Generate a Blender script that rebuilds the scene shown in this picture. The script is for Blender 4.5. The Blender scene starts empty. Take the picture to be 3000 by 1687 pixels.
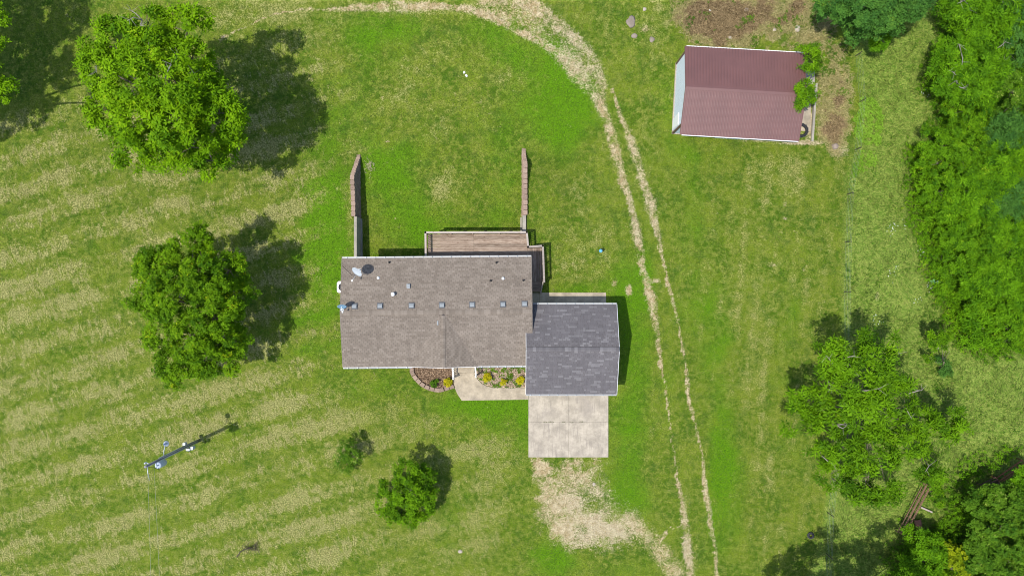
import bpy, math, random
import numpy as np
from mathutils import Vector, Matrix

# ------------------------------------------------------------------ frame, camera, light
S = 0.0275            # metres per photo pixel at ground level
H = 56.0              # height of the drone above the front lawn
rnd = random.Random(7)
rng = np.random.default_rng(11)
C = bpy.context.scene.collection
sc = bpy.context.scene

cam_d = bpy.data.cameras.new('camera')
cam = bpy.data.objects.new('camera', cam_d)
C.objects.link(cam)
cam.location = (0, 0, H)
cam.rotation_euler = (0, 0, 0)
cam_d.sensor_width = 36
cam_d.lens = 18.0 / (1500 * S / H)
cam_d.clip_start = 0.5
cam_d.clip_end = 3000
sc.camera = cam

SUN_EL, SUN_AZ = 66.0, 245.0      # azimuth clockwise from +Y
w = bpy.data.worlds.new('World')
sc.world = w
w.use_nodes = True
nt = w.node_tree
for n in list(nt.nodes):
    nt.nodes.remove(n)
sky = nt.nodes.new('ShaderNodeTexSky')
sky.sky_type = 'NISHITA'
sky.sun_disc = False
sky.sun_elevation = math.radians(SUN_EL)
sky.sun_rotation = math.radians(SUN_AZ)
sky.dust_density = 1.2
bg = nt.nodes.new('ShaderNodeBackground')
bg.inputs['Strength'].default_value = 0.15
wo = nt.nodes.new('ShaderNodeOutputWorld')
nt.links.new(sky.outputs[0], bg.inputs[0])
nt.links.new(bg.outputs[0], wo.inputs[0])

ld = bpy.data.lights.new('sun', 'SUN')
ld.energy = 3.7
ld.angle = math.radians(0.55)
ld.color = (1.0, 0.955, 0.88)
sun = bpy.data.objects.new('sun', ld)
C.objects.link(sun)
a, e = math.radians(SUN_AZ), math.radians(SUN_EL)
sdir = Vector((math.sin(a) * math.cos(e), math.cos(a) * math.cos(e), math.sin(e)))
sun.rotation_euler = sdir.to_track_quat('Z', 'Y').to_euler()
sun.location = sdir * 80
sc.view_settings.view_transform = 'Standard'
sc.view_settings.look = 'None'
sc.view_settings.gamma = 1
sc.view_settings.use_curve_mapping = False
sc.view_settings.exposure = 0.5

sc.render.engine = 'CYCLES'
sc.cycles.pixel_filter_type = 'BLACKMAN_HARRIS'
sc.cycles.filter_width = 1.05
PI = math.pi
SHX, SHY = -sdir.x / sdir.z, -sdir.y / sdir.z      # shadow run per metre of height


def W(px, py, z=0.0):
    """world point at height z seen at photo pixel (px, py)"""
    k = S * (H - z) / H
    return Vector(((px - 1500) * k, (843.5 - py) * k, z))


# ------------------------------------------------------------------ terrain height
WALL_L = -12.50       # inner faces of the retaining walls
WALL_R = 0.80
Y_BACK = 1.82


def sst(a, b, x):
    t = np.clip((x - a) / (b - a), 0, 1)
    return t * t * (3 - 2 * t)


def terrain(x, y):
    x = np.asarray(x, float); y = np.asarray(y, float)
    steep = -0.25 * sst(0, 8, y) - 1.15 * sst(8.0, 11.8, y)
    gentle = -1.4 * sst(0, 15, y)
    wgt = np.exp(-((x + 12.6) / 4.0) ** 4) + np.exp(-((x - 1.0) / 3.5) ** 4)
    wgt = np.clip(wgt, 0, 1)
    out = steep * wgt + gentle * (1 - wgt)
    tl = np.where(y < 5.72, WALL_L - .12, WALL_L - .27)
    inside = (x > tl - 0.001) & (x < WALL_R + .201) & (y > Y_BACK)
    pit = -1.7 + 0.3 * sst(2, 9, y)
    out = np.where(inside & (y < 11.8), pit, out)
    far = np.maximum(np.abs(x), np.abs(y))
    return out


def G(px, py):
    """world point on the ground seen at photo pixel"""
    z = 0.0
    for _ in range(4):
        p = W(px, py, z)
        z = float(terrain(p.x, p.y))
    return W(px, py, z)


# ------------------------------------------------------------------ material helpers
class N:
    def __init__(s, name):
        s.m = bpy.data.materials.new(name)
        s.m.use_nodes = True
        s.t = s.m.node_tree
        s.n = s.t.nodes; s.l = s.t.links
        s.b = s.n['Principled BSDF']
        s._pos = None

    def new(s, t, **k):
        n = s.n.new(t)
        for a, v in k.items():
            setattr(n, a, v)
        return n

    def put(s, sock, v):
        if hasattr(v, 'is_linked'):
            s.l.new(v, sock)
        else:
            sock.default_value = v

    def pos(s):
        if s._pos is None:
            s._pos = s.new('ShaderNodeNewGeometry').outputs['Position']
        return s._pos

    def obj(s):
        return s.new('ShaderNodeTexCoord').outputs['Object']

    def mapv(s, v, rot=(0, 0, 0), scale=(1, 1, 1), loc=(0, 0, 0)):
        n = s.new('ShaderNodeMapping')
        s.l.new(v, n.inputs[0])
        n.inputs['Rotation'].default_value = rot
        n.inputs['Scale'].default_value = scale
        n.inputs['Location'].default_value = loc
        return n.outputs[0]

    def noise(s, v, scale, detail=3, rough=.55, dist=0.0):
        n = s.new('ShaderNodeTexNoise')
        s.l.new(v, n.inputs['Vector'])
        n.inputs['Scale'].default_value = scale
        n.inputs['Detail'].default_value = detail
        n.inputs['Roughness'].default_value = rough
        n.inputs['Distortion'].default_value = dist
        return n.outputs['Fac']

    def vor(s, v, scale, feature='F1', out='Distance'):
        n = s.new('ShaderNodeTexVoronoi', feature=feature)
        s.l.new(v, n.inputs['Vector'])
        n.inputs['Scale'].default_value = scale
        return n.outputs[out]

    def math(s, op, a, b=0.0, clamp=False):
        n = s.new('ShaderNodeMath', operation=op, use_clamp=clamp)
        s.put(n.inputs[0], a); s.put(n.inputs[1], b)
        return n.outputs[0]

    def rng(s, v, a, b, c=0.0, d=1.0, smooth=True):
        n = s.new('ShaderNodeMapRange')
        n.interpolation_type = 'SMOOTHSTEP' if smooth else 'LINEAR'
        s.l.new(v, n.inputs[0])
        for i, q in enumerate((a, b, c, d)):
            s.put(n.inputs[i + 1], q)
        return n.outputs[0]

    def mix(s, f, a, b, mode='MIX'):
        n = s.new('ShaderNodeMix', data_type='RGBA', blend_type=mode)
        s.put(n.inputs[0], f)
        for i, q in ((6, a), (7, b)):
            if isinstance(q, tuple) and len(q) == 3:
                q = (*q, 1)
            s.put(n.inputs[i], q)
        return n.outputs[2]

    def scale(s, col, f):
        """multiply a colour by a scalar"""
        n = s.new('ShaderNodeVectorMath', operation='SCALE')
        s.l.new(col, n.inputs[0]) if hasattr(col, 'is_linked') else None
        if not hasattr(col, 'is_linked'):
            n.inputs[0].default_value = col
        s.put(n.inputs['Scale'], f)
        return n.outputs[0]

    def attr(s, name, out='Fac'):
        n = s.new('ShaderNodeAttribute', attribute_name=name)
        return n.outputs[out]

    def sep(s, c):
        n = s.new('ShaderNodeSeparateColor')
        s.l.new(c, n.inputs[0])
        return n.outputs[0], n.outputs[1], n.outputs[2]

    def rand(s):
        return s.new('ShaderNodeObjectInfo').outputs['Random']

    def bump(s, h, strength=.5, dist=.02):
        n = s.new('ShaderNodeBump')
        n.inputs['Strength'].default_value = strength
        n.inputs['Distance'].default_value = dist
        s.l.new(h, n.inputs['Height'])
        s.l.new(n.outputs[0], s.b.inputs['Normal'])

    def out(s, col, rough=.8, metal=0.0, spec=.3):
        if isinstance(col, tuple) and len(col) == 3:
            col = (*col, 1)
        s.put(s.b.inputs['Base Color'], col)
        s.put(s.b.inputs['Roughness'], rough)
        s.b.inputs['Metallic'].default_value = metal
        s.b.inputs['Specular IOR Level'].default_value = spec
        return s.m


def simple(name, col, rough=.7, metal=0.0, var=.12, scale=6, spec=.3):
    m = N(name)
    n = m.noise(m.obj(), scale, 4, .6)
    c = m.scale(col, m.rng(n, .25, .75, 1 - var, 1 + var))
    return m.out(c, rough, metal, spec)


# ------------------------------------------------------------------ mesh helpers
def link(ob, parent=None, loc=None):
    C.objects.link(ob)
    if parent is not None:
        ob.parent = parent
    if loc is not None:
        ob.location = loc
    return ob


def tag(o, label=None, cat=None, group=None, kind=None):
    if label: o['label'] = label
    if cat: o['category'] = cat
    if group: o['group'] = group
    if kind: o['kind'] = kind
    return o


def empty(name, loc, rz=0.0, label=None, cat=None, group=None, kind=None):
    o = bpy.data.objects.new(name, None)
    o.empty_display_size = .3
    C.objects.link(o)
    o.location = loc
    o.rotation_euler = (0, 0, rz)
    return tag(o, label, cat, group, kind)


class MB:
    def __init__(s):
        s.v = []; s.f = []; s.sm = []; s.r = []

    def add(s, vs, fs, smooth=False, r=None):
        o = len(s.v)
        s.v += [tuple(v) for v in vs]
        for f in fs:
            s.f.append([i + o for i in f]); s.sm.append(smooth)
        s.r += [0.5 if r is None else r] * len(vs)
        return s

    def box(s, c, d, rz=0.0, M=None, r=None):
        x, y, z = [q / 2 for q in d]
        vs = [Vector((a * x, b * y, e_ * z)) for e_ in (-1, 1) for b in (-1, 1) for a in (-1, 1)]
        R = Matrix.Rotation(rz, 3, 'Z') if M is None else M
        vs = [R @ v + Vector(c) for v in vs]
        return s.add(vs, [(0, 2, 3, 1), (4, 5, 7, 6), (0, 1, 5, 4), (2, 6, 7, 3), (0, 4, 6, 2), (1, 3, 7, 5)], r=r)

    def bar(s, p, q, wd, ht=None):
        """rectangular bar from p to q"""
        p, q = Vector(p), Vector(q); ht = ht or wd
        d = q - p
        z = Vector((0, 0, 1)) if abs(d.normalized().z) < .95 else Vector((0, 1, 0))
        x = d.normalized(); y = z.cross(x).normalized(); z2 = x.cross(y)
        M = Matrix((x, y, z2)).transposed()
        return s.box((p + q) / 2, (d.length, wd, ht), M=M)

    def tube(s, pts, rad, n=8, cap=True, smooth=True):
        pts = [Vector(p) for p in pts]
        if not isinstance(rad, (list, tuple)): rad = [rad] * len(pts)
        vs = []; fs = []
        up = Vector((.13, .27, 1)).normalized()
        for i, p in enumerate(pts):
            d = (pts[min(i + 1, len(pts) - 1)] - pts[max(i - 1, 0)])
            d = d.normalized() if d.length > 1e-6 else Vector((0, 0, 1))
            x = d.cross(up)
            if x.length < .05: x = d.cross(Vector((1, 0, 0)))
            x.normalize(); y = d.cross(x)
            for k in range(n):
                a_ = 2 * PI * k / n
                vs.append(p + (x * math.cos(a_) + y * math.sin(a_)) * rad[i])
        for i in range(len(pts) - 1):
            for k in range(n):
                k2 = (k + 1) % n
                fs.append((i * n + k, i * n + k2, (i + 1) * n + k2, (i + 1) * n + k))
        if cap:
            fs.append(tuple(range(n))[::-1]); fs.append(tuple(range((len(pts) - 1) * n, len(pts) * n)))
        return s.add(vs, fs, smooth)

    def cyl(s, c, r, h, n=16, smooth=True):
        c = Vector(c)
        return s.tube([c, c + Vector((0, 0, h))], r, n, True, smooth)

    def lathe(s, c, prof, n=20):
        """prof: list of (r, z)"""
        c = Vector(c); vs = []; fs = []
        for r_, z_ in prof:
            for k in range(n):
                a_ = 2 * PI * k / n
                vs.append(c + Vector((r_ * math.cos(a_), r_ * math.sin(a_), z_)))
        for i in range(len(prof) - 1):
            for k in range(n):
                k2 = (k + 1) % n
                fs.append((i * n + k, i * n + k2, (i + 1) * n + k2, (i + 1) * n + k))
        if prof[-1][0] < 1e-3 or True:
            fs.append(tuple(range((len(prof) - 1) * n, len(prof) * n)))
        fs.append(tuple(range(n))[::-1])
        return s.add(vs, fs, True)

    def prism(s, poly, z0, z1):
        n = len(poly)
        ar = sum(poly[i][0] * poly[(i + 1) % n][1] - poly[(i + 1) % n][0] * poly[i][1] for i in range(n))
        if ar < 0: poly = poly[::-1]
        vs = [(p[0], p[1], z0) for p in poly] + [(p[0], p[1], z1) for p in poly]
        fs = [tuple(range(n))[::-1], tuple(range(n, 2 * n))]
        for i in range(n):
            j = (i + 1) % n
            fs.append((i, j, n + j, n + i))
        return s.add(vs, fs)

    def mesh(s, name, m=None, rattr=False):
        me = bpy.data.meshes.new(name)
        me.from_pydata(s.v, [], s.f)
        me.polygons.foreach_set('use_smooth', s.sm)
        if rattr:
            at = me.attributes.new('rnd', 'FLOAT', 'POINT')
            at.data.foreach_set('value', s.r)
        if m: me.materials.append(m)
        me.update()
        return me

    def build(s, name, m, parent=None, loc=None, bevel=0, rattr=False):
        o = bpy.data.objects.new(name, s.mesh(name, m, rattr))
        link(o, parent, loc)
        if bevel:
            b = o.modifiers.new('bevel', 'BEVEL'); b.width = bevel; b.segments = 2; b.limit_method = 'ANGLE'
        return o


def inst(name, me, parent, loc, rz=0.0, scale=None, M=None):
    o = bpy.data.objects.new(name, me)
    C.objects.link(o)
    o.parent = parent
    if M is not None:
        o.matrix_local = M
    else:
        o.location = loc
        o.rotation_euler = (0, 0, rz)
        if scale: o.scale = scale
    return o


def fast_mesh(name, verts, quads, mat, attrs=None, tri=False, smooth=False):
    """verts (n,3) array; quads (m,4 or 3) int array; attrs: dict name->(n,) float or (n,4)"""
    me = bpy.data.meshes.new(name)
    k = quads.shape[1]
    me.vertices.add(len(verts))
    me.vertices.foreach_set('co', np.ascontiguousarray(verts, np.float32).ravel())
    me.loops.add(quads.size)
    me.loops.foreach_set('vertex_index', np.ascontiguousarray(quads, np.int32).ravel())
    me.polygons.add(len(quads))
    me.polygons.foreach_set('loop_start', np.arange(0, quads.size, k, dtype=np.int32))
    me.polygons.foreach_set('loop_total', np.full(len(quads), k, np.int32))
    if smooth:
        me.polygons.foreach_set('use_smooth', np.ones(len(quads), bool))
    for n_, a_ in (attrs or {}).items():
        if a_.ndim == 1:
            at = me.attributes.new(n_, 'FLOAT', 'POINT')
            at.data.foreach_set('value', a_.astype(np.float32))
        else:
            at = me.attributes.new(n_, 'FLOAT_COLOR', 'POINT')
            at.data.foreach_set('color', np.ascontiguousarray(a_, np.float32).ravel())
    me.materials.append(mat)
    me.update(calc_edges=True)
    return me


# value noise in numpy
_tab = np.random.default_rng(5).random((256, 256))


def vn(u, v, s=0):
    u = np.asarray(u) + s * 17.3; v = np.asarray(v) + s * 31.7
    iu = np.floor(u).astype(int); iv = np.floor(v).astype(int)
    fu = u - iu; fv = v - iv
    fu = fu * fu * (3 - 2 * fu); fv = fv * fv * (3 - 2 * fv)
    a0 = _tab[iu & 255, iv & 255]; a1 = _tab[(iu + 1) & 255, iv & 255]
    b0 = _tab[iu & 255, (iv + 1) & 255]; b1 = _tab[(iu + 1) & 255, (iv + 1) & 255]
    return (a0 * (1 - fu) + a1 * fu) * (1 - fv) + (b0 * (1 - fu) + b1 * fu) * fv


def fbm(u, v, s=0, o=4):
    r = 0; amp = .5; tot = 0
    for i in range(o):
        r = r + amp * vn(u * 2 ** i, v * 2 ** i, s + i * 3); tot += amp; amp *= .55
    return r / tot


def dline(u, v, pts):
    """distance in px to a polyline, and interpolated 3rd value (width)"""
    best = np.full(np.shape(u), 1e9); wd = np.zeros(np.shape(u))
    for (x0, y0, w0), (x1, y1, w1) in zip(pts[:-1], pts[1:]):
        dx, dy = x1 - x0, y1 - y0
        t = np.clip(((u - x0) * dx + (v - y0) * dy) / (dx * dx + dy * dy), 0, 1)
        d = np.hypot(u - x0 - t * dx, v - y0 - t * dy)
        k = d < best
        best = np.where(k, d, best); wd = np.where(k, w0 + (w1 - w0) * t, wd)
    return best, wd


def inpoly(u, v, poly):
    r = np.zeros(np.shape(u), bool)
    n = len(poly)
    for i in range(n):
        x0, y0 = poly[i]; x1, y1 = poly[(i + 1) % n]
        if y0 == y1: continue
        c = ((y0 > v) != (y1 > v)) & (u < (x1 - x0) * (v - y0) / (y1 - y0) + x0)
        r ^= c
    return r


def polyd(u, v, poly):
    """signed distance-ish: positive inside"""
    pts = [(x, y, 0) for x, y in poly + [poly[0]]]
    d, _ = dline(u, v, pts)
    return np.where(inpoly(u, v, poly), d, -d)


def blob(u, v, x, y, rx, ry=None, rot=0.0):
    ry = ry or rx
    c, s_ = math.cos(rot), math.sin(rot)
    du, dv = u - x, v - y
    a_ = (du * c + dv * s_) / rx; b_ = (-du * s_ + dv * c) / ry
    return np.exp(-(a_ * a_ + b_ * b_))


# ------------------------------------------------------------------ what grows where (photo pixel space -> attributes)
RUT_L = [(1745, 275, 26), (1770, 330, 15), (1800, 420, 17), (1817, 500, 15), (1842, 580, 12), (1868, 690, 16),
         (1885, 790, 9), (1908, 870, 17), (1922, 960, 9), (1940, 1080, 6), (1957, 1180, 4), (1966, 1290, 4),
         (1985, 1400, 5), (2002, 1500, 12), (2015, 1600, 16), (2025, 1700, 12)]
RUT_R = [(1795, 260, 5), (1815, 330, 6), (1842, 400, 15), (1862, 450, 15), (1880, 520, 13), (1908, 605, 18),
         (1930, 700, 9), (1948, 790, 5), (1970, 880, 8), (1992, 980, 5), (2010, 1080, 5), (2022, 1180, 6), (2040, 1260, 5),
         (2060, 1350, 5), (2072, 1470, 10), (2082, 1540, 9), (2095, 1620, 7), (2105, 1700, 6)]
ARC_IN = [(640, 118, 7), (720, 75, 3), (800, 45, 2), (900, 25, 6), (1000, 28, 9), (1080, 22, 14), (1170, 20, 22), (1300, 20, 12),
          (1380, 28, 14), (1440, 50, 16), (1520, 92, 12), (1600, 130, 16), (1660, 180, 26), (1700, 230, 26), (1745, 280, 20)]
ARC_OUT = [(1420, -20, 25), (1500, 0, 30), (1570, 25, 26), (1620, 60, 30), (1665, 105, 26), (1710, 140, 24), (1745, 200, 24), (1765, 255, 16)]
SPILL = [(1860, 1545, 45), (1930, 1610, 42), (1990, 1690, 40)]
SPILL2 = [(1930, 1580, 6), (1965, 1545, 4), (2000, 1530, 4)]
WIDE = [(1420, 10, 40), (1560, 60, 60), (1650, 120, 60), (1720, 200, 50), (1760, 270, 26)]
GRAVEL = [(1560, 1345), (1600, 1340), (1700, 1345), (1750, 1352), (1790, 1338), (1775, 1372), (1782, 1400), (1800, 1455), (1850, 1480), (1880, 1500),
          (1893, 1530), (1935, 1570), (1965, 1645), (1930, 1640), (1890, 1605), (1830, 1600), (1790, 1620), (1740, 1610), (1690, 1622),
          (1668, 1632), (1640, 1600), (1605, 1590), (1600, 1550), (1558, 1508), (1575, 1470), (1572, 1420)]
BROWN = [(1955, -30), (2420, -30), (2450, 60), (2500, 130), (2522, 290), (2500, 430), (2465, 490), (2430, 470), (2395, 430), (2360, 420),
         (2360, 300), (2340, 220), (2010, 200), (1962, 60)]
MEADOW = [(2440, -60), (2500, 130), (2530, 300), (2505, 430), (2478, 520), (2470, 700), (2468, 900), (2465, 1150), (2440, 1350), (2420, 1470),
          (2410, 1560), (2330, 1800), (3300, 1800), (3300, -60)]
WOODS = [(2760, -60), (2765, 120), (2740, 200), (2715, 260), (2765, 320), (2730, 400), (2675, 450), (2670, 560), (2685, 650), (2705, 720), (2725, 800),
         (2765, 880), (2810, 990), (2900, 1030), (2980, 1010), (3300, 1000), (3300, -60)]
BEDL = [(1206, 1040), (1203, 1082), (1212, 1104), (1234, 1128), (1262, 1142), (1290, 1145), (1328, 1133), (1326, 1040)]
BEDR = [(1390, 1040), (1392, 1100), (1404, 1118), (1420, 1129), (1444, 1135), (1560, 1135), (1560, 1040)]


def masks(x, y, z):
    k = H / (H - z) / S
    u = 1500 + x * k; v = 843.5 - y * k
    n1 = fbm(u / 90, v / 90, 1); n2 = fbm(u / 30, v / 30, 9); n3 = fbm(u / 300, v / 300, 4)
    nf = vn(u / 9, v / 9, 6)
    wob = 30 * (fbm(u / 330, v / 330, 12) - .5) + 10 * (n2 - .5)
    # left hay rows
    ph = (v + 0.29 * u + wob) / 96.0 + .1
    st = .5 + .5 * np.cos(2 * PI * ph)
    left = sst(1180, 820, u + 260 * (n1 - .5)) * sst(230, 420, v + .25 * u)
    south = sst(1120, 1320, v + 80 * (n1 - .5)) * sst(1640, 1440, u)
    lawnrows = np.clip(left + .62 * south, 0, 1)
    dry = lawnrows * (.30 + .44 * st ** .6 * (0.5 + .8 * n1)) + (1 - lawnrows) * .20
    dry += lawnrows * .07 * np.cos(2 * PI * (v + .29 * u + wob) / 31.0) + .45 * (n1 - .5) + .60 * (n2 - .5) + .10 * np.cos(2 * PI * (u + .10 * v + 20 * (n1 - .5)) / 50) * sst(1960, 2040, u) * sst(430, 520, v)
    # other dry spots: x, y, rx, ry, amount
    for q in ((1290, 560, 45, 40, .55), (1310, 520, 30, 30, .2), (1175, 280, 60, 50, .35), (1290, 370, 40, 40, .35), (1330, 100, 30, 30, .1),
              (1490, 250, 60, 60, .15), (1240, 180, 80, 40, .2), (1500, 60, 40, 20, .2), (1090, 330, 40, 20, .1),
              (1700, 560, 50, 40, .25), (1720, 720, 110, 90, .3), (1660, 780, 40, 60, .1), (1580, 1015, 20, 30, -.2),
              (2160, 620, 90, 160, .16), (2270, 570, 60, 60, .2), (2180, 860, 130, 80, .2), (2190, 1050, 60, 170, .22), (2240, 1330, 40, 260, .26),
              (2330, 500, 130, 60, .25), (2370, 800, 40, 170, .15), (2380, 1300, 60, 300, .22), (1870, 430, 60, 90, .2),
              (1930, 120, 40, 140, .3), (1850, 60, 80, 60, .2), (1200, 20, 420, 40, .35), (780, 60, 200, 60, .25), (700, 40, 200, 80, .15),
              (1330, 1350, 140, 70, .12), (1440, 1330, 90, 30, .25), (1390, 1500, 80, 90, .08), (1230, 1600, 260, 60, .12), (1180, 1260, 60, 50, .25),
              (1120, 1480, 60, 60, .1), (930, 560, 30, 40, .3), (850, 620, 50, 30, .3), (1035, 440, 30, 30, .3), (1025, 590, 18, 70, .35),
              (1040, 1230, 80, 50, .25), (1600, 1000, 30, 60, -.3)):
        dry += q[4] * blob(u, v, q[0], q[1], q[2] * 1.2, q[3] * 1.2)
    lush = .16 + .5 * (n3 - .5) + .5 * (fbm(u / 45, v / 45, 23) - .5) + .7 * (fbm(u / 120, v / 120, 21) - .5)
    for q in ((1560, 170, 110, 80, .7), (1660, 260, 90, 80, .9), (1590, 330, 110, 70, .6), (1200, 80, 260, 60, .55), (1430, 110, 120, 50, .4), (1080, 160, 120, 130, .5),
              (1120, 500, 70, 90, .85), (1180, 460, 90, 70, .5), (1250, 690, 120, 40, .5), (1210, 620, 60, 90, .6), (1480, 500, 50, 120, .5), (1430, 640, 120, 50, .4), (1640, 430, 70, 90, .6),
              (1700, 340, 80, 70, .5), (950, 560, 60, 170, .75), (940, 760, 60, 180, .6), (920, 1000, 80, 140, .5), (985, 660, 35, 200, .5), (1000, 350, 60, 90, .3),
              (1690, 845, 70, 20, .9), (1880, 780, 50, 90, .5), (1820, 850, 60, 100, .5), (1840, 1000, 60, 180, .75), (1860, 1330, 70, 160, .9), (1830, 1440, 60, 60, .5),
              (1440, 1200, 110, 40, .8), (1370, 1180, 120, 30, .6), (1080, 1150, 110, 40, .6), (1480, 1280, 60, 80, .4), (1600, 1640, 90, 60, .8), (1780, 1660, 130, 30, .4),
              (2030, 640, 45, 120, .6), (2050, 950, 60, 160, .6), (2110, 1300, 45, 300, .8), (2150, 1500, 60, 150, .5), (2330, 920, 40, 80, .5), (2320, 1250, 50, 250, .4),
              (1960, 1250, 25, 250, .4), (240, 720, 120, 25, .3), (700, 1260, 90, 25, .3), (760, 1480, 110, 60, .4), (560, 610, 80, 40, .3), (1030, 1050, 40, 60, .5),
              (1960, 300, 50, 160, .35), (2100, 460, 160, 50, .35), (1590, 900, 200, 60, .3), (1540, 1200, 26, 140, .5), (1900, 900, 20, 200, .3)):
        lush += .8 * q[4] * blob(u, v, q[0], q[1], q[2] * 1.15, q[3] * 1.15)
    lush -= left * .25 * st
    dry = np.clip(dry - .30 * np.clip(lush - .4, 0, 1), 0, 1)
    wr = 14 * (n2 - .5) + 8 * (nf - .5)
    dirt = np.zeros_like(u)
    for L in (RUT_L, RUT_R, ARC_IN, ARC_OUT):
        d, wd = dline(u + wr, v + wr * .6, L)
        dirt = np.maximum(dirt, sst(1.9, .2, d / np.maximum(wd, 2)) * (.34 + .62 * n2 + .25 * (nf - .5)))
    for L, am in ((SPILL, .30), (SPILL2, .5)):
        d, wd = dline(u + wr, v + wr, L)
        dirt = np.maximum(dirt, sst(1.5, .2, d / wd) * (.6 * n2 + am - .05))
    d, wd = dline(u, v, WIDE)
    dirt = np.maximum(dirt, sst(1.4, .2, d / wd) * (.62 * n2 + .2))
    g = polyd(u + 3.5 * wr, v + 3.5 * wr, GRAVEL)
    dirt = np.maximum(dirt, sst(-45, 45, g) * (.68 + .6 * (n1 - .5) + .7 * (n2 - .5)))
    for q in ((1908, 590, 26, 20, .5), (1898, 612, 20, 14, .45), (1920, 822, 22, 9, .6), (1842, 850, 12, 20, .75), (1800, 830, 12, 18, .5), (2300, 640, 12, 7, .5), (2265, 775, 30, 10, .4), (2355, 793, 12, 9, .4),
              (1350, 1615, 9, 7, .6), (1190, 1345, 6, 5, .0), (1510, 268, 12, 8, .3), (1405, 300, 10, 8, .5), (1440, 290, 8, 8, .3), (1465, 370, 16, 8, .3), (1135, 415, 10, 5, .6),
              (2570, 868, 9, 16, .55), (2400, 340, 30, 90, .3), (2350, 418, 90, 9, .7), (2230, 412, 90, 7, .5), (2370, 360, 22, 60, .7), (1850, 70, 30, 22, .3), (1890, 85, 22, 16, .5), (2460, 440, 40, 30, .5),
              (1205, 560, 10, 5, .4), (2010, 1470, 20, 60, .3), (2025, 1640, 30, 60, .35), (660, 108, 18, 8, .6), (1960, 1650, 40, 14, .3), (2300, 597, 8, 14, .4), (1160, 640, 8, 4, .4)):
        dirt = np.maximum(dirt, q[4] * 1.25 * blob(u, v, q[0], q[1], q[2], q[3]))
    gravel = blob(u, v, 1760, 1480, 150, 90) + blob(u, v, 1760, 1580, 90, 40) + blob(u, v, 1680, 120, 90, 90) + .8 * blob(u, v, 1745, 220, 50, 80) \
        + .7 * blob(u, v, 2010, 1600, 30, 90) + .5 * (u > 1840) * (v > 300) * (v < 720)
    br = sst(-30, 45, polyd(u + 3 * wr, v + 3 * wr, BROWN))
    brown = br * (.34 + .5 * (n1 - .5) + .45 * (n2 - .5) + .5 * blob(u, v, 2130, 70, 150, 60) + .35 * blob(u, v, 2440, 400, 50, 70) + .3 * blob(u, v, 2100, 20, 90, 40) + .3 * blob(u, v, 2450, 250, 50, 120) + .5 * (fbm(u / 50, v / 50, 71) - .5))
    brown = np.maximum(brown, .55 * blob(u, v, 2380, 110, 80, 40))
    meadow = sst(-12, 14, polyd(u + wr * .8, v + wr * .8, MEADOW))
    woods = sst(-50, 30, polyd(u + 3 * wr, v + 3 * wr, WOODS))
    woods = np.maximum(woods, sst(-60, 40, polyd(u + 3 * wr, v + 3 * wr, [(2640, 1560), (2760, 1500), (2830, 1380), (2960, 1340), (3300, 1300), (3300, 1800), (2600, 1800)])) * .8)
    for L in ([(2632, 1553, 1), (2702, 1418, 1)], [(2868, 1424, 1), (2915, 1402, 1), (2995, 1352, 1)], [(2680, 1530, 1), (2730, 1490, 1)]):
        woods = woods * sst(22, 48, dline(u, v, L)[0])
    bl = sst(-3, 1, polyd(u, v, BEDL)); brr = sst(-3, 1, polyd(u, v, BEDR))
    bed = np.maximum(bl, brr)
    # the world goes on outside the frame
    return dict(dry=np.clip(dry, 0, 1), lush=np.clip(lush, 0, 1), dirt=np.clip(dirt, 0, 1), gravel=np.clip(gravel, 0, 1), brown=np.clip(brown, 0, 1),
                meadow=meadow, woods=np.clip(woods, 0, 1), bed=bed, bedr=brr, rows=lawnrows, u=u, v=v)


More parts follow.
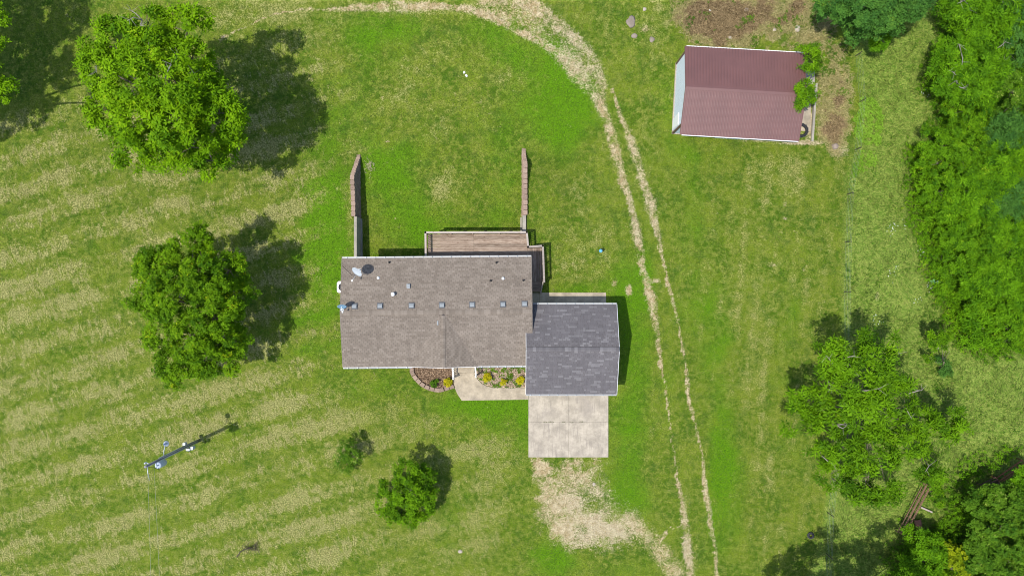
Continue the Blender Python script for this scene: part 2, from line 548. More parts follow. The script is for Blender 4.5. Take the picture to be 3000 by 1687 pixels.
# ------------------------------------------------------------------ ground material
def ground_mat():
    m = N('grass_ground')
    p = m.pos()
    dry, lush, dirt = m.sep(m.attr('mask_a', 'Color'))
    brown, meadow, gravel = m.sep(m.attr('mask_b', 'Color'))
    woods, bed, bedr = m.sep(m.attr('mask_c', 'Color'))
    nb = m.noise(p, .45, 4, .6)
    nm = m.noise(p, 2.6, 4, .62)
    nf = m.noise(p, 11.0, 4, .72)
    nff = m.noise(p, 30.0, 2, .6)
    green = m.mix(m.rng(nb, .35, .68), (.060, .120, .006), (.132, .182, .014))
    green = m.mix(m.rng(nm, .42, .68), green, (.172, .204, .030))
    green = m.mix(m.math('MULTIPLY', m.rng(m.noise(p, .95, 5, .66), .50, .64), .50), green, (.052, .104, .012))
    green = m.mix(m.rng(m.math('ADD', lush, m.math('MULTIPLY', m.math('SUBTRACT', nm, .5), .9)), .30, 1.15), green, (.080, .190, .003))
    # hay lying in slanted wisps
    ps = m.mapv(m.mapv(p, rot=(0, 0, math.radians(-20))), scale=(4.6, 1.25, 1))
    sn = m.math('ADD', m.math('MULTIPLY', m.noise(ps, 1.0, 4, .62, .3), .72), m.math('MULTIPLY', nf, .28))
    cl = m.noise(p, 2.0, 3, .6)
    dd = m.math('MULTIPLY', m.math('SUBTRACT', dry, .5), .40)
    soft = m.rng(m.math('ADD', m.math('ADD', m.math('MULTIPLY', cl, .5), m.math('MULTIPLY', nm, .5)), dd), .36, .66)
    col = m.mix(m.math('MULTIPLY', soft, .80), green, m.mix(m.rng(nf, .35, .65), (.130, .170, .018), (.208, .228, .046)))
    ds = m.rng(m.math('ADD', m.math('ADD', m.math('MULTIPLY', sn, .70), m.math('MULTIPLY', cl, .30)), m.math('MULTIPLY', dd, .72)), .515, .60)
    rows = m.attr('rows')
    fleck = m.rng(m.math('ADD', m.math('ADD', m.math('MULTIPLY', nf, .6), m.math('MULTIPLY', cl, .4)), dd), .50, .66)
    ds = m.math('MAXIMUM', m.math('MULTIPLY', ds, m.math('MULTIPLY', rows, .66)), m.math('MULTIPLY', fleck, m.math('SUBTRACT', .50, m.math('MULTIPLY', rows, .35))))
    col = m.mix(ds, col, m.mix(m.rng(nf, .38, .62), (.19, .190, .062), (.37, .335, .145)))
    spot = m.rng(m.math('ADD', m.math('MULTIPLY', m.noise(p, 1.7, 5, .7), .7), m.math('MULTIPLY', nf, .3)), .615, .68)
    col = m.mix(m.math('MULTIPLY', spot, .7), col, (.36, .30, .15))
    # meadow of long grass
    pm = m.mapv(p, rot=(0, 0, .5), scale=(1.6, 4.2, 1))
    mn = m.noise(pm, 1.4, 4, .62, 1.6)
    mc = m.mix(m.rng(mn, .36, .64), (.090, .170, .016), (.225, .280, .055))
    mc = m.mix(m.rng(m.noise(p, .55, 3, .6), .5, .72), mc, (.12, .19, .025))
    col = m.mix(meadow, col, mc)
    wc = m.mix(m.rng(nm, .4, .6), (.035, .070, .008), (.085, .125, .018))
    col = m.mix(woods, col, wc)
    bv = m.math('ADD', m.math('MULTIPLY', nm, .6), m.math('MULTIPLY', nf, .4))
    bf = m.rng(m.math('ADD', bv, m.math('MULTIPLY', m.math('SUBTRACT', brown, .5), .6)), .38, .56)
    lit = m.mix(m.rng(m.math('ADD', m.math('MULTIPLY', nf, .5), m.math('MULTIPLY', m.noise(p, .9, 4, .65), .5)), .38, .60), (.07, .042, .018), (.36, .26, .135))
    lit = m.mix(m.rng(m.math('ADD', brown, m.math('MULTIPLY', m.math('SUBTRACT', nb, .5), .7)), .42, .72), m.mix(m.rng(nf, .4, .6), (.17, .15, .045), (.34, .28, .115)), lit)
    col = m.mix(bf, col, lit)
    # bare dirt and gravel
    dv = m.math('ADD', m.math('MULTIPLY', nf, .5), m.math('MULTIPLY', m.noise(p, 5.0, 4, .65), .5))
    df = m.rng(m.math('ADD', dv, m.math('MULTIPLY', m.math('SUBTRACT', dirt, .5), .52)), .40, .66)
    soil = m.mix(m.rng(nm, .35, .65), (.33, .24, .125), (.50, .405, .26))
    stone = m.mix(m.vor(p, 16.0), (.60, .55, .45), (.27, .24, .13))
    soil = m.mix(m.math('MULTIPLY', gravel, m.rng(nff, .35, .75)), soil, stone)
    df = m.math('MULTIPLY', df, m.rng(dirt, .05, .2))
    col = m.mix(m.math('MULTIPLY', df, .9), col, soil)
    # mulch and gravel beds by the porch
    ml = m.mix(m.rng(nff, .4, .62), (.09, .05, .03), (.34, .225, .14))
    ml = m.mix(m.rng(nf, .58, .7), ml, (.55, .42, .30))
    gr = m.mix(m.rng(nff, .4, .6), (.30, .20, .115), (.60, .50, .36))
    gr = m.mix(m.rng(nm, .55, .68), gr, (.07, .13, .03))
    col = m.mix(bed, col, m.mix(bedr, ml, gr))
    grain = m.math('MULTIPLY', m.rng(nf, .30, .72, .36, 1.66, False), m.rng(nff, .25, .75, .68, 1.34, False))
    grain = m.math('MULTIPLY', m.math('ADD', m.math('MULTIPLY', grain, .85), .15), .97)
    col = m.scale(col, grain)
    m.bump(m.math('ADD', m.math('MULTIPLY', nf, .6), m.math('MULTIPLY', nff, .4)), .9, .11)
    return m.out(col, .92, 0, .12)


M_GROUND = ground_mat()

# ------------------------------------------------------------------ ground sheet
def axis(lo, hi, step, extra):
    a_ = list(np.arange(lo, hi + 1e-6, step))
    far = [1.6, 4, 9, 18, 35, 70, 140, 280, 560, 1100]
    a_ = [lo - f for f in far[::-1]] + a_ + [hi + f for f in far]
    a_ = [q for q in a_ if all(abs(q - e_) > .05 for e_ in extra)] + list(extra)
    return np.array(sorted(a_))


gx = axis(-44.5, 44.5, .17, [WALL_L - .12, WALL_L - .19, WALL_L - .27, WALL_L - .34, WALL_R + .20, WALL_R + .28])
gy = axis(-25.5, 25.5, .17, [Y_BACK, Y_BACK - .1])
X, Y = np.meshgrid(gx, gy)
Z = terrain(X, Y)
inner = (np.abs(X) < 45) & (np.abs(Y) < 26)
notpad = np.ones_like(Z)
Z = Z + inner * .05 * (fbm(X / 1.2, Y / 1.2, 3) - .5)
mk = masks(X.ravel(), Y.ravel(), Z.ravel())
ones = np.ones(X.size)
A = np.stack([mk['dry'], mk['lush'], mk['dirt'], ones], 1)
B = np.stack([mk['brown'], mk['meadow'], mk['gravel'], ones], 1)
Cc = np.stack([mk['woods'], mk['bed'], mk['bedr'], ones], 1)
ny, nx = X.shape
ii = np.arange(ny * nx).reshape(ny, nx)
q = np.stack([ii[:-1, :-1].ravel(), ii[:-1, 1:].ravel(), ii[1:, 1:].ravel(), ii[1:, :-1].ravel()], 1)
me = fast_mesh('ground', np.stack([X.ravel(), Y.ravel(), Z.ravel()], 1), q, M_GROUND, dict(mask_a=A, mask_b=B, mask_c=Cc, rows=mk['rows']), smooth=True)
ground = bpy.data.objects.new('ground', me)
link(ground)
tag(ground, kind='structure')


# ------------------------------------------------------------------ materials
def shingle_mat(name, dark, mid, light, streak=.0):
    m = N(name)
    r = m.attr('rnd')
    c = m.mix(m.rng(r, .0, .55, smooth=False), dark, mid)
    c = m.mix(m.rng(r, .6, 1.0, smooth=False), c, light)
    p = m.pos()
    g = m.noise(p, 40, 2, .7)
    big = m.math('ADD', m.math('MULTIPLY', m.noise(p, .5, 4, .6), .5), m.math('MULTIPLY', m.noise(m.mapv(p, scale=(4, .5, 1)), 1.0, 3, .6), .5))
    c = m.scale(c, m.math('MULTIPLY', m.rng(g, .3, .7, .86, 1.14), m.rng(big, .35, .65, .90, 1.07)))
    return m.out(c, .95, 0, .1)


M_SH1 = shingle_mat('tan_shingle', (.158, .131, .106), (.186, .156, .127), (.210, .177, .145))
M_SH2 = shingle_mat('grey_shingle', (.108, .101, .105), (.119, .111, .115), (.165, .157, .160))
M_WHITE = simple('white_paint', (.80, .80, .79), .45, 0, .03)
M_VINYL = simple('cream_siding', (.70, .68, .62), .6, 0, .04)
M_SOFFIT = simple('white_soffit', (.74, .74, .72), .6, 0, .03)
M_FELT = simple('roof_felt', (.07, .06, .055), .95)
M_GLASS = N('window_glass').out((.03, .04, .05), .08, 0, .6)
M_METAL = simple('galvanised_metal', (.42, .46, .50), .42, .55, .08)
M_DULLMETAL = simple('weathered_metal', (.36, .40, .43), .5, .3, .12)
M_DARK = simple('black_rubber', (.02, .02, .022), .7, 0, .2)
M_DISH = simple('dish_grey', (.40, .44, .48), .5, 0, .04)
M_PIPEW = simple('white_plastic', (.78, .79, .80), .4, 0, .02)


def concrete_mat(name, base, stain=.18, streak=0.0):
    m = N(name)
    p = m.pos()
    a_ = m.noise(p, 1.1, 5, .65)
    b_ = m.noise(p, 7, 4, .7)
    c_ = m.noise(p, 60, 2, .6)
    f = m.math('MULTIPLY', m.rng(a_, .3, .7, 1 - stain, 1 + stain * .5), m.rng(b_, .3, .7, .93, 1.06))
    f = m.math('MULTIPLY', f, m.rng(c_, .3, .7, .93, 1.07))
    col = m.scale(base, f)
    if streak:
        st = m.noise(m.mapv(p, scale=(5.5, .55, 1)), 1.2, 4, .7)
        col = m.mix(m.math('MULTIPLY', m.rng(st, .52, .74), streak), col, (.20, .175, .15))
        bl = m.noise(m.mapv(p, loc=(3, 1, 0)), .42, 4, .6)
        col = m.mix(m.math('MULTIPLY', m.rng(bl, .5, .72), streak * .7), col, (.25, .22, .19))
    m.bump(b_, .3, .01)
    return m.out(col, .9, 0, .15)


M_CONC = concrete_mat('driveway_concrete', (.375, .330, .262), .26, .8)
M_CONC2 = concrete_mat('walk_concrete', (.37, .315, .23), .3, .35)
M_CONC3 = concrete_mat('grey_concrete', (.31, .285, .235), .2, .3)


def wood_mat(name, c1, c2, c3):
    m = N(name)
    o = m.new('ShaderNodeVectorMath', operation='ADD')
    m.l.new(m.obj(), o.inputs[0]); m.l.new(m.math('MULTIPLY', m.rand(), 57.0), o.inputs[1]); o = o.outputs[0]
    g = m.noise(m.mapv(o, scale=(1.6, 26, 26)), 1.0, 4, .65)
    k = m.noise(m.mapv(o, scale=(2.2, 9, 9)), 1.3, 3, .6, .6)
    c = m.mix(m.rng(g, .35, .65), c1, c2)
    c = m.mix(m.rng(k, .60, .72), c, c3)
    c = m.scale(c, m.rng(m.rand(), 0, 1, .66, 1.2, False))
    return m.out(c, .85, 0, .15)


M_DECK = wood_mat('weathered_deck_wood', (.20, .142, .105), (.36, .285, .225), (.13, .08, .055))
M_RAIL = wood_mat('weathered_rail_wood', (.30, .255, .22), (.40, .35, .31), (.24, .18, .14))
M_BAL = simple('brown_baluster_wood', (.20, .11, .07), .85, 0, .2)


def block_mat():
    m = N('retaining_block')
    p = m.pos()
    n = m.noise(p, 14, 4, .7)
    c = m.mix(m.rng(n, .35, .65), (.22, .155, .118), (.32, .24, .185))
    c = m.scale(c, m.rng(m.rand(), 0, 1, .80, 1.15, False))
    m.bump(n, .8, .03)
    return m.out(c, .95, 0, .1)


M_BLOCK = block_mat()


# ------------------------------------------------------------------ drive, walks
def sheet(name, poly, z0, z1, m, parent=None, bevel=.006):
    mb = MB().prism(poly, z0, z1)
    return mb.build(name, m, parent, bevel=0)


drive = empty('driveway', (0, 0, 0), kind='structure')
x0, x1, x2 = W(1548, 0).x, W(1665.5, 0).x, W(1782, 0).x
y0, y1, y2 = W(0, 1152).y, W(0, 1235.5).y, W(0, 1338.5).y
for i, (xa, xb, ya, yb) in enumerate(((x0, x1, y1, y0), (x1, x2, y1, y0), (x0, x1, y2, y1), (x1, x2, y2, y1))):
    g_ = .005
    MB().prism([(xa + g_, ya + g_), (xb - g_, ya + g_), (xb - g_, yb - g_), (xa + g_, yb - g_)], -.12, .055).build('slab', M_CONC, drive)
MB().box(((x0 + x2) / 2, (y0 + y2) / 2, -.05), (x2 - x0 - .04, y0 - y2 - .04, .1)).build('joint_fill', simple('joint_dirt', (.13, .115, .09), .95), drive)

walk = empty('front_walk', (0, 0, 0), kind='structure')
wp = [(1327, 1100), (1329, 1120), (1333, 1137), (1341, 1155), (1353, 1172.5), (1450, 1171), (1547, 1169.5), (1547, 1135.5), (1446, 1135.5), (1424, 1130),
      (1409, 1121), (1399, 1111), (1393, 1098)]
MB().prism([tuple(W(*p_)[:2]) for p_ in wp], -.1, .075).build('slab', M_CONC2, walk)

back = empty('back_walk', (0, 0, 0), kind='structure')
for (a0, b0, a1, b1) in ((1581.3, 857, 1775, 905), (1553, 858, 1580.6, 905)):
    p0, p1 = W(a0, b1), W(a1, b0)
    MB().prism([(p0.x, p0.y), (p1.x, p0.y), (p1.x, p1.y), (p0.x, p1.y)], -.2, .06).build('slab', M_CONC2, back)

# front steps
steps = empty('porch_steps', W(1359, 1085), label='pale concrete porch steps with a curved lowest tread under the front gable', cat='steps')
o_ = steps.location.copy()
def loc_poly(px, z):
    return [((W(a_, b_, z) - o_).x, (W(a_, b_, z) - o_).y) for a_, b_ in px]
MB().prism(loc_poly([(1330, 1040), (1390, 1040), (1390, 1090.5), (1330, 1092)], .5), -.1, .5).build('landing', M_CONC2, steps)
arc = [(1329, 1093), (1329, 1103), (1340, 1106.5), (1355, 1108), (1370, 1106), (1382, 1102), (1391, 1097), (1391, 1091)]
MB().prism(loc_poly(arc, .3), -.1, .29).build('step', M_CONC2, steps)


def white_rail(px_, y_a, y_b, label):
    pa, pb = W(px_[0], y_a, 1.35), W(px_[1], y_b, 1.2)
    t = empty('stair_railing', (pa.x, pb.y, 0), label=label, cat='railing', group='white railings of the front steps')
    L_ = pa.y - pb.y
    dx = pb.x - pa.x
    for yy in (0.0, L_):
        MB().box((0, 0, .65), (.1, .1, 1.3)).build('post', M_WHITE, t, (dx * (1 - yy / L_) if L_ else 0, yy, .05))
    MB().bar((dx, 0, 1.12), (0, L_, 1.36), .09, .05).build('top_rail', M_WHITE, t)
    MB().bar((dx, 0, .42), (0, L_, .66), .05, .05).build('bottom_rail', M_WHITE, t)
    bm_ = MB().box((0, 0, 0), (.035, .035, .7)).mesh('baluster', M_WHITE)
    n_ = 6
    for i in range(n_):
        f = (i + .8) / (n_ + .6)
        inst('baluster', bm_, t, (dx * (1 - f), L_ * f, .77 + .24 * f))


white_rail((1325, 1327.5), 1074, 1109, 'white railing on the left side of the porch steps, next to the mulch bed')
white_rail((1392, 1394), 1072, 1103, 'white railing on the right side of the porch steps, next to the gravel bed')


# ------------------------------------------------------------------ shingle fields
def tab_mesh(mb, w_, e_, t_, r_, M=None):
    vs = [Vector(v) for v in ((0, 0, 0), (w_, 0, 0), (0, 0, t_), (w_, 0, t_), (0, e_, .001), (w_, e_, .001))]
    if M is not None: vs = [M @ v for v in vs]
    mb.add(vs, [(0, 1, 3, 2), (2, 3, 5, 4), (0, 2, 4), (1, 5, 3)], r=r_)


def shingles(roof, O, U, V, Lu, Lv, mat, pool, n_ind, tw=.305, e=.145, light=0.0, wvar=False):
    """O = lower left corner on the roof surface, U along the eave, V up the slope"""
    Nn = U.cross(V).normalized()
    B_ = Matrix((U, V, Nn)).transposed().to_4x4()
    rows = int(Lv / e)
    stuff = MB()
    made = 0
    for r_ in range(rows - 1, -1, -1):
        u = -((r_ * .4271) % 1) * tw
        prev = rnd.random()
        while u < Lu:
            w_ = tw if not wvar or made < n_ind else tw * rnd.choice((.7, 1, 1.4, 1.9, 2.4))
            a_, b_ = max(u, 0), min(u + w_, Lu)
            u += w_
            if b_ - a_ < .03: continue
            # neighbours of one strip often share a shade
            val = rnd.random()
            if rnd.random() < .2: val = prev
            if light and rnd.random() < light: val = .85 + .15 * rnd.random()
            elif light: val *= .72
            prev = val
            P_ = O + U * (a_ + .008) + V * (r_ * e) + Nn * .003
            T_ = Matrix.Translation(P_) @ B_
            if made < n_ind and abs(b_ - a_ - tw) < .001:
                inst('shingle', pool[int(val * (len(pool) - 1) + .5)], roof, None, M=T_)
                made += 1
            else:
                tab_mesh(stuff, b_ - a_ - .018, e + .01, .010, val, T_)
    o = stuff.build('shingles', mat, roof, rattr=True)
    tag(o, kind='stuff')
    return o


def tab_pool(mat, tw=.305, e=.145):
    out = []
    for i in range(14):
        mb = MB(); tab_mesh(mb, tw - .018, e + .01, .010, i / 13)
        out.append(mb.mesh('shingle', mat, True))
    return out


POOL1, POOL2 = tab_pool(M_SH1), tab_pool(M_SH2)


def slab8(mb, top, th):
    """slanted slab from 4 top corners (counter-clockwise seen from above)"""
    lo = [Vector(p_) - Vector((0, 0, th)) for p_ in top]
    vs = [Vector(p_) for p_ in top] + lo
    mb.add(vs, [(0, 1, 2, 3), (7, 6, 5, 4), (0, 4, 5, 1), (1, 5, 6, 2), (2, 6, 7, 3), (3, 7, 4, 0)])


M_GUT = simple('gutter_white', (.46, .47, .475), .5, 0, .04)


def gutter(parent, p, q, out_dir, n_hang):
    """open trough from p to q along the eave; out_dir = outward horizontal unit"""
    p, q, od = Vector(p), Vector(q), Vector(out_dir)
    g = MB()
    g.bar(p + od * .05 + Vector((0, 0, -.10)), q + od * .05 + Vector((0, 0, -.10)), .10, .012)
    g.bar(p + od * .105 + Vector((0, 0, -.05)), q + od * .105 + Vector((0, 0, -.05)), .014, .115)
    g.bar(p + od * .004 + Vector((0, 0, -.055)), q + od * .004 + Vector((0, 0, -.055)), .010, .1)
    o = g.build('gutter', M_GUT, parent)
    d = (q - p)
    hm = MB().bar(-od * .0 + Vector((0, 0, 0)), od * .11, .04, .008).mesh('hanger', M_DULLMETAL)
    for i in range(n_hang):
        t = (i + .5) / n_hang
        h_ = bpy.data.objects.new('hanger', hm); C.objects.link(h_); h_.parent = o
        h_.location = p + d * t + Vector((0, 0, .012))
    return o


def window(parent, c, wd, ht, face):
    """face: 'x+','x-','y+','y-'"""
    ax = Vector((1, 0, 0)) if face[0] == 'y' else Vector((0, 1, 0))
    nrm = Vector((0, 0, 0)); nrm['xy'.index(face[0])] = 1 if face[1] == '+' else -1
    M = Matrix((ax, nrm, Vector((0, 0, 1)))).transposed()
    c = Vector(c)
    fr = MB()
    for (a_, b_, sx, sz) in ((0, ht / 2, wd + .16, .08), (0, -ht / 2, wd + .16, .08), (wd / 2 + .04, 0, .08, ht - .08), (-wd / 2 - .04, 0, .08, ht - .08), (0, 0, wd, .04)):
        fr.box(c + ax * a_ + Vector((0, 0, b_)) + nrm * .03, (sx, .08, sz), M=M)
    f_ = fr.build('window', M_WHITE, parent)
    MB().box(c + nrm * .01, (wd, .02, ht), M=M).build('pane', M_GLASS, f_)


# ------------------------------------------------------------------ house
house = empty('house', (-5.70, -1.83, 0), math.radians(.5),
              label='long single storey house under a tan brown shingle roof with a row of roof vents', cat='house')
EX, EY, ZE, ZR = 7.21, 4.14, 3.1, 3.80
GXC, GHW = .53, 2.50          # front gable ridge x, half width
walls = MB()
walls.box((0, .0, 1.40), (2 * EX - .5, 2 * EY - .75, 3.0))
walls.build('wall', M_VINYL, house)
MB().box((0, 0, -.98), (2 * EX - .56, 2 * EY - .8, 1.86)).build('foundation', M_CONC3, house)
roof = MB()
th = .16
slab8(roof, [(-EX, -EY, ZE), (EX, -EY, ZE), (EX, 0, ZR), (-EX, 0, ZR)], th)
slab8(roof, [(-EX, .002, ZR), (EX, .002, ZR), (EX, EY, ZE), (-EX, EY, ZE)], th)
roof_o = roof.build('roof', M_FELT, house)
pitch = math.atan2(ZR - ZE, EY); SL = math.hypot(ZR - ZE, EY)
cu, su = math.cos(pitch), math.sin(pitch)
shingles(roof_o, Vector((-EX, -EY, ZE)), Vector((1, 0, 0)), Vector((0, cu, su)), 2 * EX, SL - .08, M_SH1, POOL1, 150)
shingles(roof_o, Vector((EX, EY, ZE)), Vector((-1, 0, 0)), Vector((0, -cu, su)), 2 * EX, SL - .08, M_SH1, POOL1, 150)


def ridge_caps(roof_o, p, q, pitch_, mat, wd=.17, ln=.24, lift=0.0):
    """folded cap shingles, each a part"""
    p, q = Vector(p), Vector(q)
    d = (q - p); n_ = int(d.length / ln); x = d.normalized()
    z = Vector((0, 0, 1)); y = z.cross(x)
    pool = []
    for i in range(7):
        mb = MB()
        dz = wd * math.tan(pitch_)
        mb.add([(0, -wd, -dz), (ln, -wd, -dz), (ln, 0, 0), (0, 0, 0), (ln, wd, -dz), (0, wd, -dz),
                (0, -wd, -dz - .02), (0, wd, -dz - .02), (0, 0, -.02)],
               [(0, 1, 2, 3), (3, 2, 4, 5), (6, 0, 3, 8), (8, 3, 5, 7)], r=i / 6)
        pool.append(mb.mesh('ridge_shingle', mat, True))
    B_ = Matrix((x, y, z)).transposed().to_4x4()
    for i in range(n_):
        k = p + x * (i * d.length / n_) + Vector((0, 0, .035 + lift + .004 * (i % 2)))
        inst('ridge_shingle', rnd.choice(pool), roof_o, None, M=Matrix.Translation(k) @ B_)


ridge_caps(roof_o, (-EX, 0, ZR), (EX, 0, ZR), pitch, M_SH1)
# front gable
gp = math.atan2(ZR - ZE, GHW); GL = math.hypot(ZR - ZE, GHW); cg, sg = math.cos(gp), math.sin(gp)
gr = MB()
slab8(gr, [(GXC - GHW, -EY - .02, ZE + .02), (GXC, -EY - .02, ZR + .02), (GXC, 0.1, ZR + .02), (GXC - GHW, .1, ZE + .02)], th)
slab8(gr, [(GXC + .002, -EY - .02, ZR + .02), (GXC + GHW, -EY - .02, ZE + .02), (GXC + GHW, .1, ZE + .02), (GXC + .002, .1, ZR + .02)], th)
gr_o = gr.build('gable_roof', M_FELT, house)
shingles(gr_o, Vector((GXC - GHW, -.05, ZE + .02)), Vector((0, -1, 0)), Vector((cg, 0, sg)), EY - .03, GL - .06, M_SH1, POOL1, 40)
shingles(gr_o, Vector((GXC + GHW, -EY - .02, ZE + .02)), Vector((0, 1, 0)), Vector((-cg, 0, sg)), EY - .03, GL - .06, M_SH1, POOL1, 40)
ridge_caps(gr_o, (GXC, -EY - .02, ZR + .02), (GXC, -.25, ZR + .02), gp, M_SH1, .14)
gw = MB().add([(GXC - GHW + .2, -EY + .34, ZE - .15), (GXC + GHW - .2, -EY + .34, ZE - .15), (GXC, -EY + .34, ZR - .16),
               (GXC - GHW + .2, -EY + .42, ZE - .15), (GXC + GHW - .2, -EY + .42, ZE - .15), (GXC, -EY + .42, ZR - .16)],
              [(0, 1, 2), (5, 4, 3), (0, 3, 4, 1), (1, 4, 5, 2), (2, 5, 3, 0)])
gw.build('gable_wall', M_VINYL, house)
tr = MB()
for sgn in (-1, 1):
    tr.bar((GXC + sgn * GHW, -EY - .035, ZE - .07), (GXC, -EY - .035, ZR - .07), .025, .17)
tr.build('gable_trim', M_WHITE, house)
tr = MB()
for sx in (-1, 1):
    for sy in (-1, 1):
        tr.bar((sx * (EX + .014), sy * EY, ZE - .08), (sx * (EX + .014), 0, ZR - .08), .025, .17)
tr.build('verge_trim', simple('drip_edge', (.20, .17, .145), .7), house)
gutter(house, (-EX, EY, ZE), (EX, EY, ZE), (0, 1, 0), 20)
gutter(house, (-EX, -EY, ZE), (GXC - GHW, -EY, ZE), (0, -1, 0), 7)
gutter(house, (GXC + GHW, -EY, ZE), (EX - .5, -EY, ZE), (0, -1, 0), 6)
WY, WX = EY - .375, EX - .25
for xx in (-5.6, -3.6, 2.2, 4.9):
    window(house, (xx, WY, 1.9), 1.0, 1.3, 'y+')
for xx in (-5.5, -3.2, 4.4):
    window(house, (xx, -WY, 1.7), 1.1, 1.4, 'y-')
window(house, (-WX, 1.8, 1.8), .9, 1.2, 'x-')
dr = MB().box((1.65, -WY - .03, 1.55), (.95, .05, 2.05)).build('door', simple('door_paint', (.35, .08, .06), .5), house)
MB().lathe((2.0, -WY - .09, 1.45), [(.03, -.03), (.04, 0), (.03, .03)], 8).build('handle', M_METAL, dr)
dr = MB().box((0.2, WY + .03, 1.6), (1.7, .05, 2.05)).build('patio_door', M_GLASS, house)
MB().box((0.2, WY + .06, 1.6), (.08, .04, 2.05)).build('frame', M_WHITE, dr)
dsp = MB()
for xx in (-EX + .45, EX - .8):
    dsp.bar((xx, EY + .06, ZE - .12), (xx, WY + .06, ZE - .55), .07)
    dsp.bar((xx, WY + .06, ZE - .55), (xx, WY + .06, -.9), .07)
dsp.build('downspout', M_WHITE, house)


def hz(lx, ly):        # height of the house roof surface in local coordinates
    z = ZR - (ZR - ZE) * abs(ly) / EY
    if ly < 0 and abs(lx - GXC) < GHW: z = max(z, ZR - (ZR - ZE) * abs(lx - GXC) / GHW)
    return z


hinv = Matrix.Translation(house.location) @ Matrix.Rotation(house.rotation_euler.z, 4, 'Z')
hinv = hinv.inverted()


def on_house(px, py):
    z = 3.5
    for _ in range(4):
        p_ = hinv @ W(px, py, z)
        z = hz(p_.x, p_.y)
    return Vector((p_.x, p_.y, z))


def box_vent():
    hood = MB()
    prof = [(-.17, -.14, .10), (-.17, .02, .16), (-.17, .14, .15), (-.17, .17, .08)]
    n_ = len(prof)
    vs = [Vector(p_) for p_ in prof] + [Vector((.17, p_[1], p_[2])) for p_ in prof]
    vs += [Vector((-.17, -.14, .03)), Vector((.17, -.14, .03)), Vector((-.17, .17, .03)), Vector((.17, .17, .03))]
    hood.add(vs, [(0, 4, 5, 1), (1, 5, 6, 2), (2, 6, 7, 3), (0, 8, 9, 4), (3, 7, 11, 10), (0, 1, 2, 3, 10, 8), (4, 9, 11, 7, 6, 5)])
    fl = MB().box((0, 0, .015), (.46, .48, .02))
    fl.box((0, 0, .045), (.28, .26, .05))
    return hood.mesh('hood', M_VENTTOP), fl.mesh('roof_vent', M_VENTBASE)


M_VENTTOP = simple('vent_hood_metal', (.24, .26, .27), .7, 0, .06)
M_VENTBASE = simple('vent_flashing', (.09, .09, .095), .8)
hood_me, flash_me = box_vent()
for px_, py_ in ((1039, 896.5), (1114, 896), (1206, 895), (1295, 893.5), (1383.5, 892.5), (1473.6, 891), (1536.8, 890)):
    p_ = on_house(px_, py_)
    v_ = inst('roof_vent', flash_me, roof_o, None, M=Matrix.Translation(p_ + Vector((0, 0, .02))) @ Matrix.Rotation(-pitch, 4, 'X') @ Matrix.Rotation(PI, 4, 'Z'))
    h_ = bpy.data.objects.new('hood', hood_me); C.objects.link(h_); h_.parent = v_


def roof_pipe(px_, py_, r_, h_, mt, base=True):
    p_ = on_house(px_, py_)
    mb = MB()
    if base: mb.lathe(p_ + Vector((0, 0, .0)), [(r_ * 2.0, .0), (r_ * 1.9, .03), (r_ * 1.2, .08), (r_, .12), (r_, h_), (r_ * .6, h_)], 12)
    else: mb.lathe(p_, [(r_, 0), (r_, h_)], 12)
    return mb.build('vent_pipe', mt, roof_o)


for px_, py_, mt in ((1140.6, 768.5, M_DARK), (1454.5, 769.5, M_DARK), (1437.3, 822.5, M_DARK), (1533.4, 821, M_DARK)):
    roof_pipe(px_, py_, .045, .28, mt)
for px_, py_ in ((1108.5, 813.8), (1474, 815.5)):
    roof_pipe(px_, py_, .06, .16, M_PIPEW)
p_ = on_house(1152.8, 861.7)
MB().lathe(p_, [(.12, -.02), (.08, .02), (.08, .22), (.15, .24), (.15, .32), (.10, .38), (.02, .42)], 16).build('vent_cap', M_PIPEW, roof_o)
p_ = on_house(1196.8, 838.5)
vb = MB().box(p_ + Vector((0, 0, .02)), (.30, .36, .03)).box(p_ + Vector((.03, 0, .09)), (.2, .34, .13))
vb.build('roof_vent', M_VENTTOP, roof_o)
p_ = on_house(1282.6, 945.8)
MB().box(p_ + Vector((0, 0, .04)), (.10, .32, .08)).build('vent_pipe', M_VENTTOP, roof_o)


